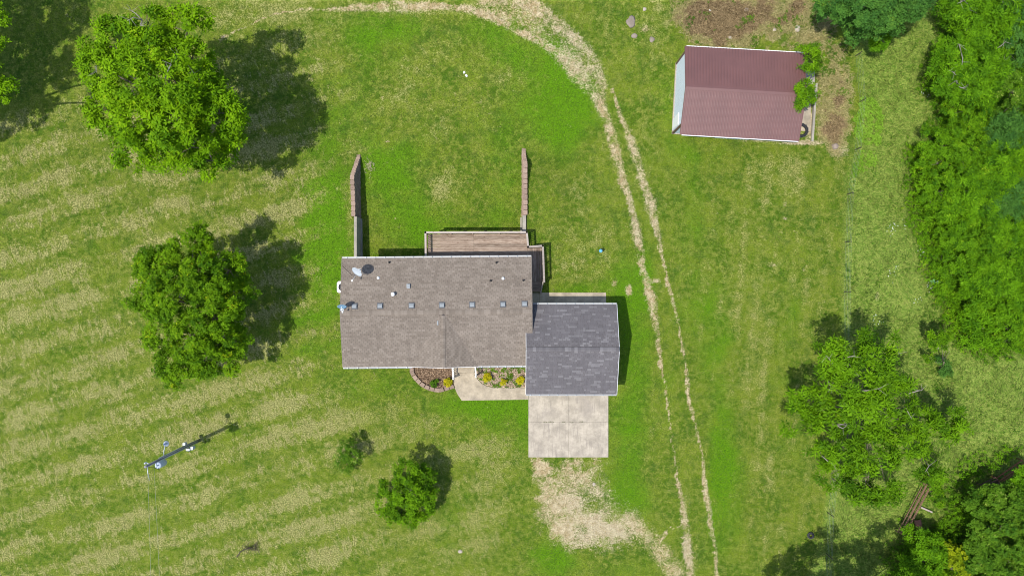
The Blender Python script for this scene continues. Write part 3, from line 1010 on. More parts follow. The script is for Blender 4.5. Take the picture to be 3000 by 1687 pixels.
# satellite dishes
def dish(name, c, n, r_, lnb, feet, label, group, mt):
    c = Vector(c); n = Vector(n).normalized()
    base = Vector(feet[0])
    t = empty(name, base, label=label, cat='satellite dish', group=group)
    x = n.cross(Vector((0, 0, 1))).normalized(); y = n.cross(x)
    M_ = Matrix((x, y, n)).transposed()
    mb = MB(); vs = []; fs = []; K = 28; R_ = 5
    for side in (0, 1):
        for i in range(R_ + 1):
            for k in range(K):
                a_ = 2 * PI * k / K; rr = r_ * i / R_ if i else .001
                vs.append(M_ @ Vector((rr * math.cos(a_), rr * math.sin(a_) * 1.06, .16 * (rr / r_) ** 2 * r_ - side * .012)))
    for side in (0, 1):
        o2 = side * (R_ + 1) * K
        for i in range(R_):
            for k in range(K):
                k2 = (k + 1) % K
                f = (o2 + i * K + k, o2 + (i + 1) * K + k, o2 + (i + 1) * K + k2, o2 + i * K + k2)
                fs.append(f if side == 0 else f[::-1])
    for k in range(K):
        k2 = (k + 1) % K
        fs.append((R_ * K + k, (R_ + 1) * K + R_ * K + k, (R_ + 1) * K + R_ * K + k2, R_ * K + k2))
    mb.add([v + c - base for v in vs], fs, True)
    mb.build('reflector', mt, t)
    l = Vector(lnb)
    low = c + y * r_ * (1 if (y.z < 0) else -1)
    MB().tube([low - base, l - base], .017, 6).build('feed_arm', M_DULLMETAL, t)
    d_ = (c - l).normalized()
    MB().tube([l - base - d_ * .06, l - base + d_ * .05, l - base + d_ * .10], [.06, .06, .03], 10).build('feed_horn', M_PIPEW, t)
    back_ = c - n * .06
    MB().tube([Vector((0, 0, 0)), Vector((0, 0, max(.2, back_.z - base.z - .25))), back_ - base], .03, 8).build('mast', M_DULLMETAL, t)
    for f_ in feet[1:]:
        MB().tube([back_ - base + Vector((0, 0, -.3)), Vector(f_) - base], .012, 6).build('strut', M_METAL, t)
    MB().box((0, 0, .015), (.2, .2, .03)).build('foot_plate', M_DULLMETAL, t)
    return t


hm = hinv.inverted()
c1 = W(1047, 795, 4.55)
f0 = hm @ on_house(1053, 792)
dish('satellite_dish', c1, (-.48, -.71, .56), .43, W(1031.6, 822, 4.45),
     [f0, hm @ on_house(1033, 808), hm @ on_house(1078, 807)], 'large pale grey satellite dish near the top left corner of the tan roof',
     'satellite dishes on the house roof', M_DISH)
c2 = W(1002, 896.5, 4.6)
f0 = hm @ (on_house(1003, 908))
dish('satellite_dish', c2, (.08, -.90, .42), .34, W(1003.5, 913.5, 4.45), [f0],
     'smaller blue grey satellite dish at the left end of the roof ridge', 'satellite dishes on the house roof', simple('blue_dish', (.17, .30, .42), .5))
cb = MB().tube([hm @ (on_house(1003.5, 779) + Vector((0, 0, .02))), hm @ (on_house(1018, 793) + Vector((0, 0, .03))), hm @ (on_house(1032, 807) + Vector((0, 0, .03)))], .012, 5)
tag(cb.build('cable', M_DARK), 'thin dark cable running across the shingles to the large dish', 'cable')

# air conditioner
ac = empty('air_conditioner', W(1010, 841, .0), label='white air conditioning unit with round black fan grille at the left wall of the house', cat='air conditioner')
a_ = MB(); K = 6; poly = []
for (cx_, cy_, st_) in ((.3, .3, 0), (-.3, .3, 1), (-.3, -.3, 2), (.3, -.3, 3)):
    for k in range(K):
        an = (st_ + k / (K - 1)) * PI / 2
        poly.append((cx_ + .12 * math.cos(an), cy_ + .12 * math.sin(an)))
a_.prism(poly, .05, .82)
a_.build('casing', M_PIPEW, ac)
MB().lathe((0, 0, .82), [(.31, 0), (.31, .012), (.02, .03)], 24).build('fan_grille', M_DARK, ac)
MB().box((0, 0, .02), (1.0, 1.0, .1)).build('pad', M_CONC3, ac)

# ------------------------------------------------------------------ garage
gar = empty('garage', (4.53, -4.70, 0), 0, label='attached garage under a grey shingle roof beside the concrete driveway', cat='garage')
GX0, GX1, GY0, GY1, GR, GZE, GZR = -3.46, 3.50, -3.44, 3.44, .12, 2.7, 3.98
gwl = MB().box((.05, 0, 1.28), (GX1 - GX0 - .5, GY1 - GY0 - .8, 2.66)).build('wall', M_VINYL, gar)
rf = MB()
slab8(rf, [(GX0, GY0, GZE), (GX1, GY0, GZE), (GX1, GR, GZR), (GX0, GR, GZR)], .15)
slab8(rf, [(GX0, GR + .002, GZR), (GX1, GR + .002, GZR), (GX1, GY1, GZE), (GX0, GY1, GZE)], .15)
grf = rf.build('roof', M_FELT, gar)
for (yy, sgn) in ((GY0, 1), (GY1, -1)):
    run = abs(GR - yy); L_ = math.hypot(run, GZR - GZE)
    V_ = Vector((0, sgn * run / L_, (GZR - GZE) / L_))
    O_ = Vector((GX0 if sgn > 0 else GX1, yy, GZE))
    shingles(grf, O_, Vector((sgn, 0, 0)), V_, GX1 - GX0, L_ - .08, M_SH2, POOL2, 120, light=.15, wvar=True)
ridge_caps(grf, (GX0, GR, GZR), (GX1, GR, GZR), math.atan2(GZR - GZE, 3.5), M_SH2, lift=.035)
gb = MB()
for sx in (GX0 - .014, GX1 + .014):
    gb.bar((sx, GY0, GZE - .08), (sx, GR, GZR - .08), .025, .16)
    gb.bar((sx, GY1, GZE - .08), (sx, GR, GZR - .08), .025, .16)
gb.build('verge_trim', M_WHITE, gar)
for sx in (GX0 + .32, GX1 - .22):
    g_ = MB().add([(sx - .04, GY0 + .3, GZE - .12), (sx - .04, GY1 - .3, GZE - .12), (sx - .04, GR, GZR - .16),
                   (sx + .04, GY0 + .3, GZE - .12), (sx + .04, GY1 - .3, GZE - .12), (sx + .04, GR, GZR - .16)],
                  [(0, 2, 1), (3, 4, 5), (0, 1, 4, 3), (1, 2, 5, 4), (2, 0, 3, 5)])
    g_.build('gable_wall', M_VINYL, gar)
gutter(gar, (GX0, GY0, GZE), (GX1, GY0, GZE), (0, -1, 0), 10)
gutter(gar, (GX0 + .55, GY1, GZE), (GX1, GY1, GZE), (0, 1, 0), 9)
gd = MB().box((.1, GY0 + .37, 1.15), (4.9, .05, 2.15)).build('garage_door', M_WHITE, gar)
for k in range(4):
    MB().box((.1, GY0 + .335, .35 + k * .53), (4.8, .03, .48)).build('panel', M_WHITE, gd)
window(gar, (1.2, GY1 - .39, 1.6), 1.0, 1.0, 'y+')
window(gar, (GX1 - .19, 0, 1.6), .9, 1.0, 'x+')

# ------------------------------------------------------------------ deck
deck = empty('deck', (-2.8, 3.1, 0), label='raised weathered timber deck with railing wrapping round the back corner of the house', cat='deck')
DO = deck.location.copy()
def D(x, y, z): return Vector((x, y, z)) - DO
DZ, RZ = .56, 1.50
y_in, y_out = 1.80, 4.30
nb_ = 17; pw = (y_out - y_in) / nb_
for xa, xb in ((-6.72, -3.05), (-3.05, 1.20)):
    me_b = MB().box((0, 0, 0), (xb - xa - .01, pw - .014, .035)).mesh('deck_board', M_DECK)
    for i in range(nb_):
        inst('deck_board', me_b, deck, D((xa + xb) / 2, y_in + (i + .5) * pw, DZ + .003 * (i % 3)))
me_b = MB().box((0, 0, 0), (3.18 - .5, .14 - .014, .035)).mesh('deck_board', M_DECK)
for i in range(9):
    inst('deck_board', me_b, deck, D(1.21 + .07 + i * .14, .5 + 1.34, DZ + .003 * (i % 3)), PI / 2)
fr = MB()
for (p, q_) in (((-6.72, 4.28), (1.2, 4.28)), ((-6.70, 1.9), (-6.70, 4.28)), ((1.22, 3.16), (2.42, 3.2)), ((2.44, 3.2), (2.46, .52)), ((-6.7, 3.0), (1.2, 3.0)), ((1.2, 3.1), (1.2, 4.3)), ((1.3, .53), (2.44, .53))):
    fr.bar(D(p[0], p[1], DZ - .13), D(q_[0], q_[1], DZ - .13), .04, .2)
fr.build('joist_frame', M_DECK, deck)


def zt(x, y): return float(terrain(x, y))


rail_runs = [((-6.76, 1.95), (-6.79, 4.35)), ((-6.79, 4.35), (1.16, 4.37)), ((1.16, 4.37), (1.26, 3.22)), ((1.26, 3.22), (2.42, 3.30)), ((2.42, 3.30), (2.52, .50))]
bal = MB().box((0, 0, 0), (.036, .036, .84)).mesh('baluster', M_BAL)
for (p, q_) in rail_runs:
    p, q_ = Vector((*p, 0)), Vector((*q_, 0))
    d_ = q_ - p; u_ = d_.normalized()
    MB().bar(D(p.x, p.y, RZ) - u_ * .07, D(q_.x, q_.y, RZ) + u_ * .07, .145, .035).build('rail_cap', M_RAIL, deck)
    MB().bar(D(p.x, p.y, RZ - .1), D(q_.x, q_.y, RZ - .1), .045, .09).build('top_rail', M_BAL, deck)
    MB().bar(D(p.x, p.y, DZ + .1), D(q_.x, q_.y, DZ + .1), .04, .09).build('bottom_rail', M_BAL, deck)
    n_ = max(2, int(d_.length / .135))
    for i in range(n_):
        k = p + d_ * ((i + .5) / n_)
        inst('baluster', bal, deck, D(k.x, k.y, DZ + .48))
for (x_, y_) in ((-6.76, 4.3), (-6.73, 2.1), (-4.8, 4.3), (-3.1, 4.3), (-1.0, 4.3), (1.1, 4.3), (1.3, 3.2), (2.38, 3.2), (2.42, 1.9), (2.46, .6)):
    zb = min(zt(x_, y_), zt(x_ + .1, y_ - .1)) - .05
    MB().box(D(x_, y_, (RZ - .03 + zb) / 2), (.09, .09, RZ - .03 - zb)).build('post', M_DECK, deck)
# stairs going down beside the house wall
for i in range(3):
    MB().box(D(1.93, .36 - i * .27, .43 - .14 * i), (.80, .27, .04)).build('step', M_DECK, deck)
for xx in (1.52, 2.34):
    MB().bar(D(xx, .5, .42), D(xx, -.42, -.02), .04, .24).build('stringer', M_DECK, deck)
MB().bar(D(2.44, .5, 1.45), D(2.27, -.42, .95), .09, .035).build('handrail', M_RAIL, deck)
MB().bar(D(2.27, -.40, 0), D(2.27, -.40, .94), .08).build('post', M_DECK, deck)

# ------------------------------------------------------------------ retaining walls
def block_mesh(L_, D_, H_, seed):
    r_ = random.Random(seed)
    j = lambda: r_.uniform(-.012, .012)
    t = .035
    vs = [(-D_ / 2, -L_ / 2 + t, 0), (D_ / 2 + j(), -L_ / 2, 0), (D_ / 2 + .03 + j(), 0, 0), (D_ / 2 + j(), L_ / 2, 0), (-D_ / 2, L_ / 2 - t, 0)]
    vs = vs + [(x_, y_, H_ - .006) for x_, y_, _ in vs]
    return MB().add(vs, [(4, 3, 2, 1, 0), (5, 6, 7, 8, 9), (0, 1, 6, 5), (1, 2, 7, 6), (2, 3, 8, 7), (3, 4, 9, 8), (4, 0, 5, 9)]).mesh('block', M_BLOCK)


def retaining_wall(side, x_in, y_s, y_n, label):
    z0, hc, L_, D_ = -1.62, .155, .42, .31
    t = empty('retaining_wall', (x_in, y_s, z0), label=label, cat='retaining wall', group='retaining walls behind the house')
    pool = [block_mesh(L_ - .012, D_, hc, k) for k in range(6)]
    ncourse = 11
    for c_ in range(ncourse):
        ztop = z0 + (c_ + 1) * hc
        yl = y_n - max(0, c_ - 1) * .175
        off = (c_ % 2) * L_ / 2
        y = y_s - off * 0
        k = 0
        yy = y_s + L_ / 2 - off
        while yy + L_ / 2 <= yl + .01:
            if yy - L_ / 2 >= y_s - .02:
                xo = side * (D_ / 2 + .013 * c_) + side * .10 * math.exp(-((yy - 9.2) / 1.6) ** 2) * c_ / 10 * (1 if side < 0 else 0)
                b_ = inst('block', rnd.choice(pool), t, (xo + rnd.uniform(-.008, .008), yy - y_s, c_ * hc), (0 if side < 0 else PI) + rnd.uniform(-.02, .02))
            yy += L_
    # cast concrete length by the house
    xc0, xc1 = (x_in - .22, x_in) if side < 0 else (x_in + .05, x_in + .33)
    ya = 1.75
    MB().box(((xc0 + xc1) / 2 - x_in, (ya + y_s) / 2 - y_s, (.05 - 1.8) / 2 - z0), (xc1 - xc0, y_s - ya - .01, 1.85)).build('concrete_wall', M_CONC3, t)
    fx = x_in + .06 * (-side)
    MB().box((-.05 * side, (ya + y_s) / 2 - y_s, .02), (.12, y_s - ya - .02, .16)).build('footing', M_CONC3, t)
    return t


retaining_wall(-1, WALL_L, 5.75, 11.0, 'curved stepped block retaining wall left of the deck, showing its tall brown block face')
retaining_wall(1, WALL_R, 5.85, 11.7, 'narrow straight block retaining wall above the right end of the deck')

# planter edging
ed = empty('planter_edging', W(1262, 1130), label='curved row of tan edging blocks round the mulch bed', cat='edging')
EO = ed.location.copy()
pts = [(1206, 1070), (1206, 1081), (1208, 1093), (1216, 1106), (1226, 1117), (1237.5, 1127), (1251, 1134.5), (1265, 1139.5), (1279.5, 1142.5), (1293, 1142), (1308.5, 1137.5), (1323, 1133)]
for i in range(len(pts)):
    a_ = W(*pts[max(0, i - 1)]); b_ = W(*pts[min(len(pts) - 1, i + 1)])
    d_ = (b_ - a_); an = math.atan2(d_.y, d_.x)
    c_ = W(*pts[i], .2)
    L_ = .375
    mb = MB().prism([(-L_ / 2 - .012, -.16), (L_ / 2 + .012, -.16), (L_ / 2 - .02, .16), (-L_ / 2 + .02, .16)], -.1, .2)
    o = mb.build('block', M_BLOCK, ed, bevel=.012)
    o.location = Vector((c_.x, c_.y, 0)) - EO; o.rotation_euler.z = an
# ------------------------------------------------------------------ metal roofed shed
M_RED = N('red_brown_metal')
_n = M_RED.noise(M_RED.pos(), .8, 4, .6)
M_RED = M_RED.out(M_RED.scale((.130, .056, .050), M_RED.rng(_n, .3, .7, .93, 1.07)), .55, .0, .8)
M_SIDING = simple('pale_blue_metal_siding', (.60, .66, .72), .45, 0, .05)
sc0 = W(2173.5, 275, 1.6)
shed = empty('shed', (sc0.x, sc0.y, -1.4), math.radians(-3.25),
             label='detached shed with a red brown ribbed metal roof and pale blue metal siding', cat='shed')
SX, SY, SE, SR = 4.62, 3.46, 3.0, 3.95
WYS, WYN = -2.70, 3.02
sp = math.atan2(SR - SE, SY); sl = math.hypot(SR - SE, SY)


def ribbed(width, length, rib=.231, h=.034, n_=4, mt=None, name='roof_panel'):
    """panel lying in xy, ribs along +y"""
    xs = []; zs = []
    for k in range(n_):
        x0_ = k * rib
        xs += [x0_, x0_ + .018, x0_ + .034, x0_ + .072, x0_ + .090]; zs += [.004, h - .0035, h, h, .004]
    xs.append(width); zs.append(.004)
    vs = [(x_, 0, z_) for x_, z_ in zip(xs, zs)] + [(x_, length, z_) for x_, z_ in zip(xs, zs)]
    m_ = len(xs)
    vs += [(0, 0, -.01), (width, 0, -.01), (0, length, -.01), (width, length, -.01)]
    fs = [(i, i + 1, m_ + i + 1, m_ + i) for i in range(m_ - 1)]
    fs += [(0, 2 * m_, 2 * m_ + 1) + tuple(range(m_ - 1, 0, -1)), (0, m_, 2 * m_ + 2, 2 * m_), (m_ - 1, 2 * m_ + 1, 2 * m_ + 3, 2 * m_ - 1)]
    return MB().add(vs, fs).mesh(name, mt)


pmesh = ribbed(.924, sl + .02, mt=M_RED)
for k in range(10):
    M_ = Matrix.Translation((-SX + k * .924, -SY, SE)) @ Matrix.Rotation(sp, 4, 'X')
    inst('roof_panel', pmesh, shed, None, M=M_)
    M_ = Matrix.Translation((SX - k * .924, SY, SE)) @ Matrix.Rotation(PI, 4, 'Z') @ Matrix.Rotation(sp, 4, 'X')
    inst('roof_panel', pmesh, shed, None, M=M_)
rc = MB()
rc.add([(-SX - .02, -.19, SR - .005), (SX + .02, -.19, SR - .005), (SX + .02, 0, SR + .06), (-SX - .02, 0, SR + .06), (SX + .02, .19, SR - .005), (-SX - .02, .19, SR - .005)],
       [(0, 1, 2, 3), (3, 2, 4, 5)])
rc.build('ridge_cap', M_RED, shed)
vt = MB()
for sx in (-SX - .025, SX + .025):
    for sy in (-SY, SY):
        vt.bar((sx, sy, SE - .03), (sx, 0, SR - .01), .05, .12)
vt.build('verge_trim', M_RED, shed)
for sy in (-1, 1):
    MB().bar((-SX + .1, sy * (SY + .03), SE - .04), (SX, sy * (SY + .03), SE - .04), .045, .10).build('eave_trim', M_WHITE, shed)
zo = lambda y_: SE - .06 + (SR - SE) * (1 - abs(y_) / SY)
core = MB()
core.prism([(-SX + .06, WYS), (SX - .06, WYS), (SX - .06, WYN), (-SX + .06, WYN)], -.2, zo(WYN) - .05)
core.build('wall_frame', M_FELT, shed)
# gable end siding sheets, one after another, cut to the slope
for sx in (-1, 1):
    y_ = WYS
    while y_ < WYN - .1:
        y2_ = min(y_ + .953, WYN)
        mb = MB(); xf = sx * (SX - .03)
        n_ = max(1, int(round((y2_ - y_) / .23)))
        for i in range(n_):
            ya_, yb_ = y_ + (y2_ - y_) * i / n_, y_ + (y2_ - y_) * (i + 1) / n_
            ym = ya_ + .05
            for (p, q_, out_) in ((ya_, ym, .028), (ym, yb_, 0.0)):
                xo = xf + sx * out_
                mb.add([(xo, p, .02), (xo, q_, .02), (xo, q_, zo(q_) - .02), (xo, p, zo(p) - .02), (xf - sx * .02, p, .02), (xf - sx * .02, q_, .02), (xf - sx * .02, q_, zo(q_) - .02), (xf - sx * .02, p, zo(p) - .02)],
                       [(0, 1, 2, 3), (0, 3, 7, 4), (1, 5, 6, 2), (3, 2, 6, 7)])
        mb.build('siding_sheet', M_SIDING, shed)
        y_ = y2_ + .002
for (yw, sy) in ((WYS, -1), (WYN, 1)):
    for k in range(10):
        xa_ = -SX + .07 + k * .917
        mb = MB(); zt_ = zo(yw) - .02
        for i in range(4):
            p = xa_ + i * .229
            for (a_, b_, out_) in ((p, p + .05, .028), (p + .05, p + .229, 0)):
                yo = yw + sy * (out_ + .012)
                mb.add([(a_, yo, .02), (b_, yo, .02), (b_, yo, zt_), (a_, yo, zt_), (a_, yw, .02), (b_, yw, .02), (b_, yw, zt_), (a_, yw, zt_)],
                       [(0, 1, 2, 3), (0, 3, 7, 4), (1, 5, 6, 2)])
        mb.build('siding_sheet', M_SIDING, shed)
M_BTRIM = simple('brown_trim', (.13, .08, .06), .6)
for sx in (-1, 1):
    for yy in (WYS, WYN):
        MB().box((sx * (SX - .02), yy, zo(yy) / 2), (.14, .14, zo(yy) - .04)).build('corner_trim', M_BTRIM, shed)
MB().box((0, (WYS + WYN) / 2, .06), (2 * SX + .12, WYN - WYS + .16, .16)).build('base_slab', M_CONC2, shed)
dr = MB().box((-SX - .02, -2.0, 1.08), (.05, .95, 2.05)).build('door', M_WHITE, shed)
MB().lathe((-SX - .07, -1.62, 1.0), [(.03, -.03), (.04, 0), (.03, .03)], 8).build('handle', M_METAL, dr)
sh2 = ribbed(.93, 2.3, mt=simple('bright_metal_sheet', (.55, .59, .60), .4, .3, .05), name='sheet')
lean = empty('metal_sheet', G(2143, 407.5), math.radians(-3.25), label='pale corrugated metal sheets leaning on the front wall of the shed', cat='metal sheet')
for k in range(3):
    M_ = Matrix.Translation((-1.39 + k * .93, 0, .02)) @ Matrix.Rotation(math.radians(78), 4, 'X')
    inst('sheet', sh2, lean, None, M=M_)

# slab, kerb and tyre at the right end of the shed
pd = empty('concrete_pad', (0, 0, 0), label='pale broken concrete pad along the right end of the shed', cat='concrete pad')
zz = -1.38
MB().prism([tuple(W(*p_, zz)[:2]) for p_ in ((2345, 206), (2386, 209), (2385, 247), (2345, 250))], zz - .1, zz + .12).build('slab', M_CONC3, pd)
MB().prism([tuple(W(*p_, zz)[:2]) for p_ in ((2345, 252), (2377, 252), (2373, 405), (2335, 402))], zz - .1, zz + .05).build('slab', M_CONC2, pd)
kb = MB().prism([tuple(W(*p_, zz)[:2]) for p_ in ((2385.5, 248), (2391, 248), (2379, 416), (2373, 415.5))], zz - .1, zz + .3).build('kerb', M_CONC3, None)
tag(kb, 'narrow pale concrete kerb running down beside the tractor tyre', 'kerb')


def tyre(c, R_, r_, label, rz=0, tilt=0.0, name='tractor_tyre'):
    t = empty(name, c, label=label, cat='tyre')
    K, L_ = 40, 12
    mb = MB(); vs = []; fs = []
    for i in range(K):
        A_ = 2 * PI * i / K
        for j in range(L_):
            B_ = 2 * PI * (j + .5) / L_
            rr = R_ - r_ + r_ * math.copysign(abs(math.cos(B_)) ** .7, math.cos(B_)); z_ = r_ * 1.15 * math.copysign(abs(math.sin(B_)) ** .7, math.sin(B_))
            vs.append((rr * math.cos(A_), rr * math.sin(A_), z_ + r_ * 1.15))
    for i in range(K):
        for j in range(L_):
            i2, j2 = (i + 1) % K, (j + 1) % L_
            fs.append((i * L_ + j, i2 * L_ + j, i2 * L_ + j2, i * L_ + j2))
    mb.add(vs, fs, True)
    mb.build('casing', M_DARK, t)
    lg = MB()
    for i in range(24):
        A_ = 2 * PI * i / 24
        u_ = Vector((math.cos(A_), math.sin(A_), 0)); v_ = Vector((-math.sin(A_), math.cos(A_), 0))
        s_ = 1 if i % 2 else -1
        lg.bar(u_ * (R_ - r_ * .1) + Vector((0, 0, r_ * (1.15 + s_ * 1.0))), u_ * (R_ + .01) + v_ * .06 + Vector((0, 0, r_ * 1.15)), .05, .05)
    lg.build('tread', simple('grey_rubber', (.055, .06, .065), .8, 0, .3), t)
    t.rotation_euler = (tilt, 0, rz)
    return t


tyre(G(2345, 384) + Vector((0, 0, .06)), .56, .11, 'big black tractor tyre lying flat beside the shed')
M_PLASTIC = simple('black_plastic', (.025, .02, .03), .5)
tt = tyre(G(2374, 1567), .24, .07, 'small torn black tyre lying in the grass by the meadow edge', name='tyre')

# ------------------------------------------------------------------ power pole
pb = G(577, 1293); pole = empty('power_pole', pb, label='tall dark wooden power pole with transformer, lamp and meter boxes on the lawn', cat='power pole')
M_POLE = wood_mat('dark_pole_wood', (.16, .16, .165), (.22, .215, .22), (.11, .11, .11))
ht = 7.9
MB().tube([(0, 0, -.3), (0, 0, ht * .5), (0, 0, ht)], [.13, .11, .095], 12).build('pole', M_POLE, pole)
M_TRF = simple('transformer_grey', (.38, .43, .50), .4, 0, .04)
tr_ = MB().lathe((.36, -.16, 6.0), [(.22, 0), (.24, .05), (.24, .85), (.2, .9), (.06, .93)], 16).build('transformer', M_TRF, pole)
MB().lathe((.36, -.16, 6.93), [(.04, 0), (.06, .05), (.04, .1), (.05, .15), (.02, .22)], 8).build('bushing', M_PIPEW, tr_)
MB().bar((.1, -.04, 6.3), (.2, -.09, 6.3), .08, .06).build('bracket', M_DULLMETAL, tr_)
MB().tube([(.3, -.3, 6.8), (.62, -.42, 7.2), (.55, -.2, 7.5), (.1, -.05, 7.6)], .015, 5).build('jumper_wire', M_DARK, pole)
MB().lathe((-.28, .12, 7.2), [(.05, 0), (.08, .06), (.05, .12), (.07, .18), (.03, .3)], 10).build('insulator', M_PIPEW, pole)
MB().bar((0, 0, 7.25), (-.28, .12, 7.22), .05).build('bracket', M_DULLMETAL, pole)
MB().tube([(0, .1, 5.3), (.10, .45, 5.55), (.24, 1.0, 5.62)], .03, 8).build('lamp_arm', M_METAL, pole)
lp = MB().lathe((.25, 1.06, 5.42), [(.02, -.02), (.13, -.01), (.21, .05), (.19, .09), (.10, .16), (.09, .26), (.07, .30)], 18).build('lamp_head', M_TRF, pole)
MB().lathe((.25, 1.06, 5.74), [(.05, 0), (.055, .05), (.03, .07)], 10).build('photocell', simple('blue_cap', (.04, .10, .30), .4), lp)
for (x_, y_, z_, sx, sy, sz) in ((.06, -.26, 1.5, .28, .16, .45), (.34, -.16, 1.45, .18, .25, .4), (-.26, .16, 1.5, .2, .2, .35)):
    MB().box((x_, y_, z_), (sx, sy, sz)).build('meter_box', M_TRF, pole)
MB().lathe((.06, -.36, 1.5), [(.08, -.05), (.09, .02), (.04, .07)], 12).build('meter', M_GLASS, pole)
cd = MB()
for (x_, y_) in ((.14, .12), (.2, .02), (.08, .19)):
    cd.tube([(x_ + .06, y_, 0), (x_, y_, 1.4), (x_, y_, 6.2)], .022, 6)
cd.build('conduit', M_DULLMETAL, pole)
MB().tube([(0, -.1, 7.6), (0, -.55, 7.55), (.02, -1.1, 7.35)], [.03, .03, .02], 6).build('wire_clamp', M_METAL, pole)
for k, (dx, lab) in enumerate(((0.0, 'thin power line running from the pole top to the bottom edge, left of the pair'), (.62, 'thin power line running from the pole to the bottom edge, right of the pair'))):
    top = pb + Vector((dx * .3, -.1, 7.6 - k * .5))
    pts_ = []
    for i in range(25):
        f = i / 24
        pts_.append(top + Vector((dx * f * 1.5 - .3 * f, -46 * f, -3.2 * 4 * f * (1 - f) * .3)))
    tag(MB().tube(pts_, .006, 5).build('power_line', simple('wire_grey', (.25, .25, .26), .6), None), lab, 'power line', 'power lines')

# ------------------------------------------------------------------ fence
fence = empty('wire_fence', G(2476, 700), label='thin wire fence with steel posts between mown lawn and long grass', cat='fence')
FO = fence.location.copy()
fpts = [(2505, 165), (2516, 300), (2503, 440), (2481, 570), (2475, 710), (2472, 855), (2470, 1000), (2464, 1130), (2450, 1270), (2436, 1400), (2424, 1500), (2420, 1620), (2416, 1720)]
fw = [G(*p_) for p_ in fpts]
pm_ = MB().box((0, 0, .55), (.035, .035, 1.3)).box((.02, 0, .55), (.01, .05, 1.2)).mesh('post', simple('rusty_post', (.06, .045, .035), .9))
for p_ in fw:
    inst('post', pm_, fence, p_ - FO)
for h_ in (.15, .4, .65, .9, 1.1):
    MB().tube([p_ - FO + Vector((0, 0, h_)) for p_ in fw], .0022, 4).build('wire', M_DULLMETAL, fence)

# ------------------------------------------------------------------ small things on the ground
gp_ = G(1757, 736)
blue = empty('yard_hydrant', gp_, label='small yard standpipe with a light blue cap in the lawn right of the deck', cat='standpipe')
MB().tube([(0, 0, -.1), (0, 0, .7)], .03, 8).build('pipe', M_DULLMETAL, blue)
MB().lathe((0, 0, .55), [(.10, 0), (.15, .05), (.14, .2), (.05, .26)], 7).build('cap', simple('light_blue_plastic', (.12, .38, .62), .5), blue)
MB().bar((-.02, 0, .72), (.02, .24, .78), .05, .03).build('lever', M_DARK, blue)


def rock(px, py, r_, label, flat=.5, col=None, seed=0, cat='rock', name='rock'):
    rr_ = random.Random(seed)
    mb = MB(); K, L_ = 12, 6; vs = []; fs = []
    for i in range(L_ + 1):
        th_ = PI * i / L_
        for k in range(K):
            a_ = 2 * PI * k / K
            q_ = r_ * (1 + .28 * (vn(math.cos(a_) * 1.6 + 9 + seed, math.sin(a_) * 1.6 + th_ * 1.3 + 5, seed) - .5) * 2)
            vs.append((q_ * math.sin(th_) * math.cos(a_), q_ * math.sin(th_) * math.sin(a_) * .8, q_ * flat * math.cos(th_)))
    for i in range(L_):
        for k in range(K):
            k2 = (k + 1) % K
            fs.append((i * K + k, (i + 1) * K + k, (i + 1) * K + k2, i * K + k2))
    mb.add(vs, fs, True)
    o = mb.build(name, col or M_ROCK, None, G(px, py) + Vector((0, 0, r_ * flat * .25)))
    o.rotation_euler.z = rr_.uniform(0, 6)
    tag(o, label, cat)
    return o


M_ROCK = concrete_mat('pale_limestone', (.40, .35, .28), .2)
M_ROCK2 = concrete_mat('grey_brown_stone', (.25, .21, .165), .25)
rock(1360, 213, .11, 'upper of two small white stones lying together in the back lawn', .5, M_PIPEW, 1)
rock(1366.5, 222, .12, 'lower of two small white stones lying together in the back lawn', .5, M_PIPEW, 2)
rock(1848, 65, .45, 'large flat grey stone in the grass left of the brush pile', .18, M_ROCK2, 3)
rock(1888, 28, .18, 'small pale stone above the large flat grey stone', .4, M_ROCK, 4)
rock(1858, 106, .26, 'flat pink grey stone below the large flat grey stone', .2, M_ROCK2, 5)
rock(1910, 117, .26, 'low flat stone at the left edge of the brown brush', .2, M_ROCK2, 6)
rock(2268, 88, .20, 'pale grey stone right of centre above the shed roof', .5, M_ROCK, 7)
rock(2336, 86, .30, 'larger pale pink stone above the right end of the shed', .4, M_ROCK, 8)
rock(2139, 112, .17, 'grey stone close above the middle of the shed roof', .5, M_ROCK, 9)
rock(2186, 30, .22, 'grey stone at the top of the brown brush', .35, M_ROCK2, 10)
rock(2080, 31, .10, 'tiny white stone in the brown brush near the top edge', .5, M_PIPEW, 11)
rock(1348, 1614, .17, 'pale flat stone in the dry lawn below the small tree', .3, M_ROCK, 12)
rock(1740, 1418, .14, 'white stone in the gravel patch below the driveway', .3, M_ROCK, 13)
rock(2454, 1016, .01 + .12, 'small pink stone beside the top of the right tree', .5, M_ROCK, 14)
rock(2747, 1020, .16, 'pale pink stone next to the leaning sapling', .5, M_ROCK, 15)
st_ = empty('tree_stump', G(2445, 430), label='weathered grey tree stump in the bare patch right of the shed', cat='tree stump')
MB().lathe((0, 0, -.05), [(.34, 0), (.25, .12), (.22, .3), (.2, .34), (.02, .35)], 14).build('wood', simple('old_wood', (.25, .20, .16), .9, 0, .3, 14), st_)
tag(MB().bar(G(2400, 32) + Vector((0, 0, .12)), G(2432, 24) + Vector((0, 0, .5)), .09).build('branch', M_BAL, None), 'short bare branch sticking out of the dark tree at the top edge', 'branch')
tag(MB().bar(G(2758, 836) + Vector((0, 0, .1)), G(2742, 826) + Vector((0, 0, .5)), .08).build('plank', M_DULLMETAL, None), 'short grey plank among white flowers at the thicket edge', 'plank')
bt = MB()
for i in range(8):
    bt.box((rnd.uniform(-.3, .3), rnd.uniform(-.12, .12), .1 + .02 * i), (rnd.uniform(.1, .3), rnd.uniform(.05, .15), .02), rz=rnd.uniform(0, 3))
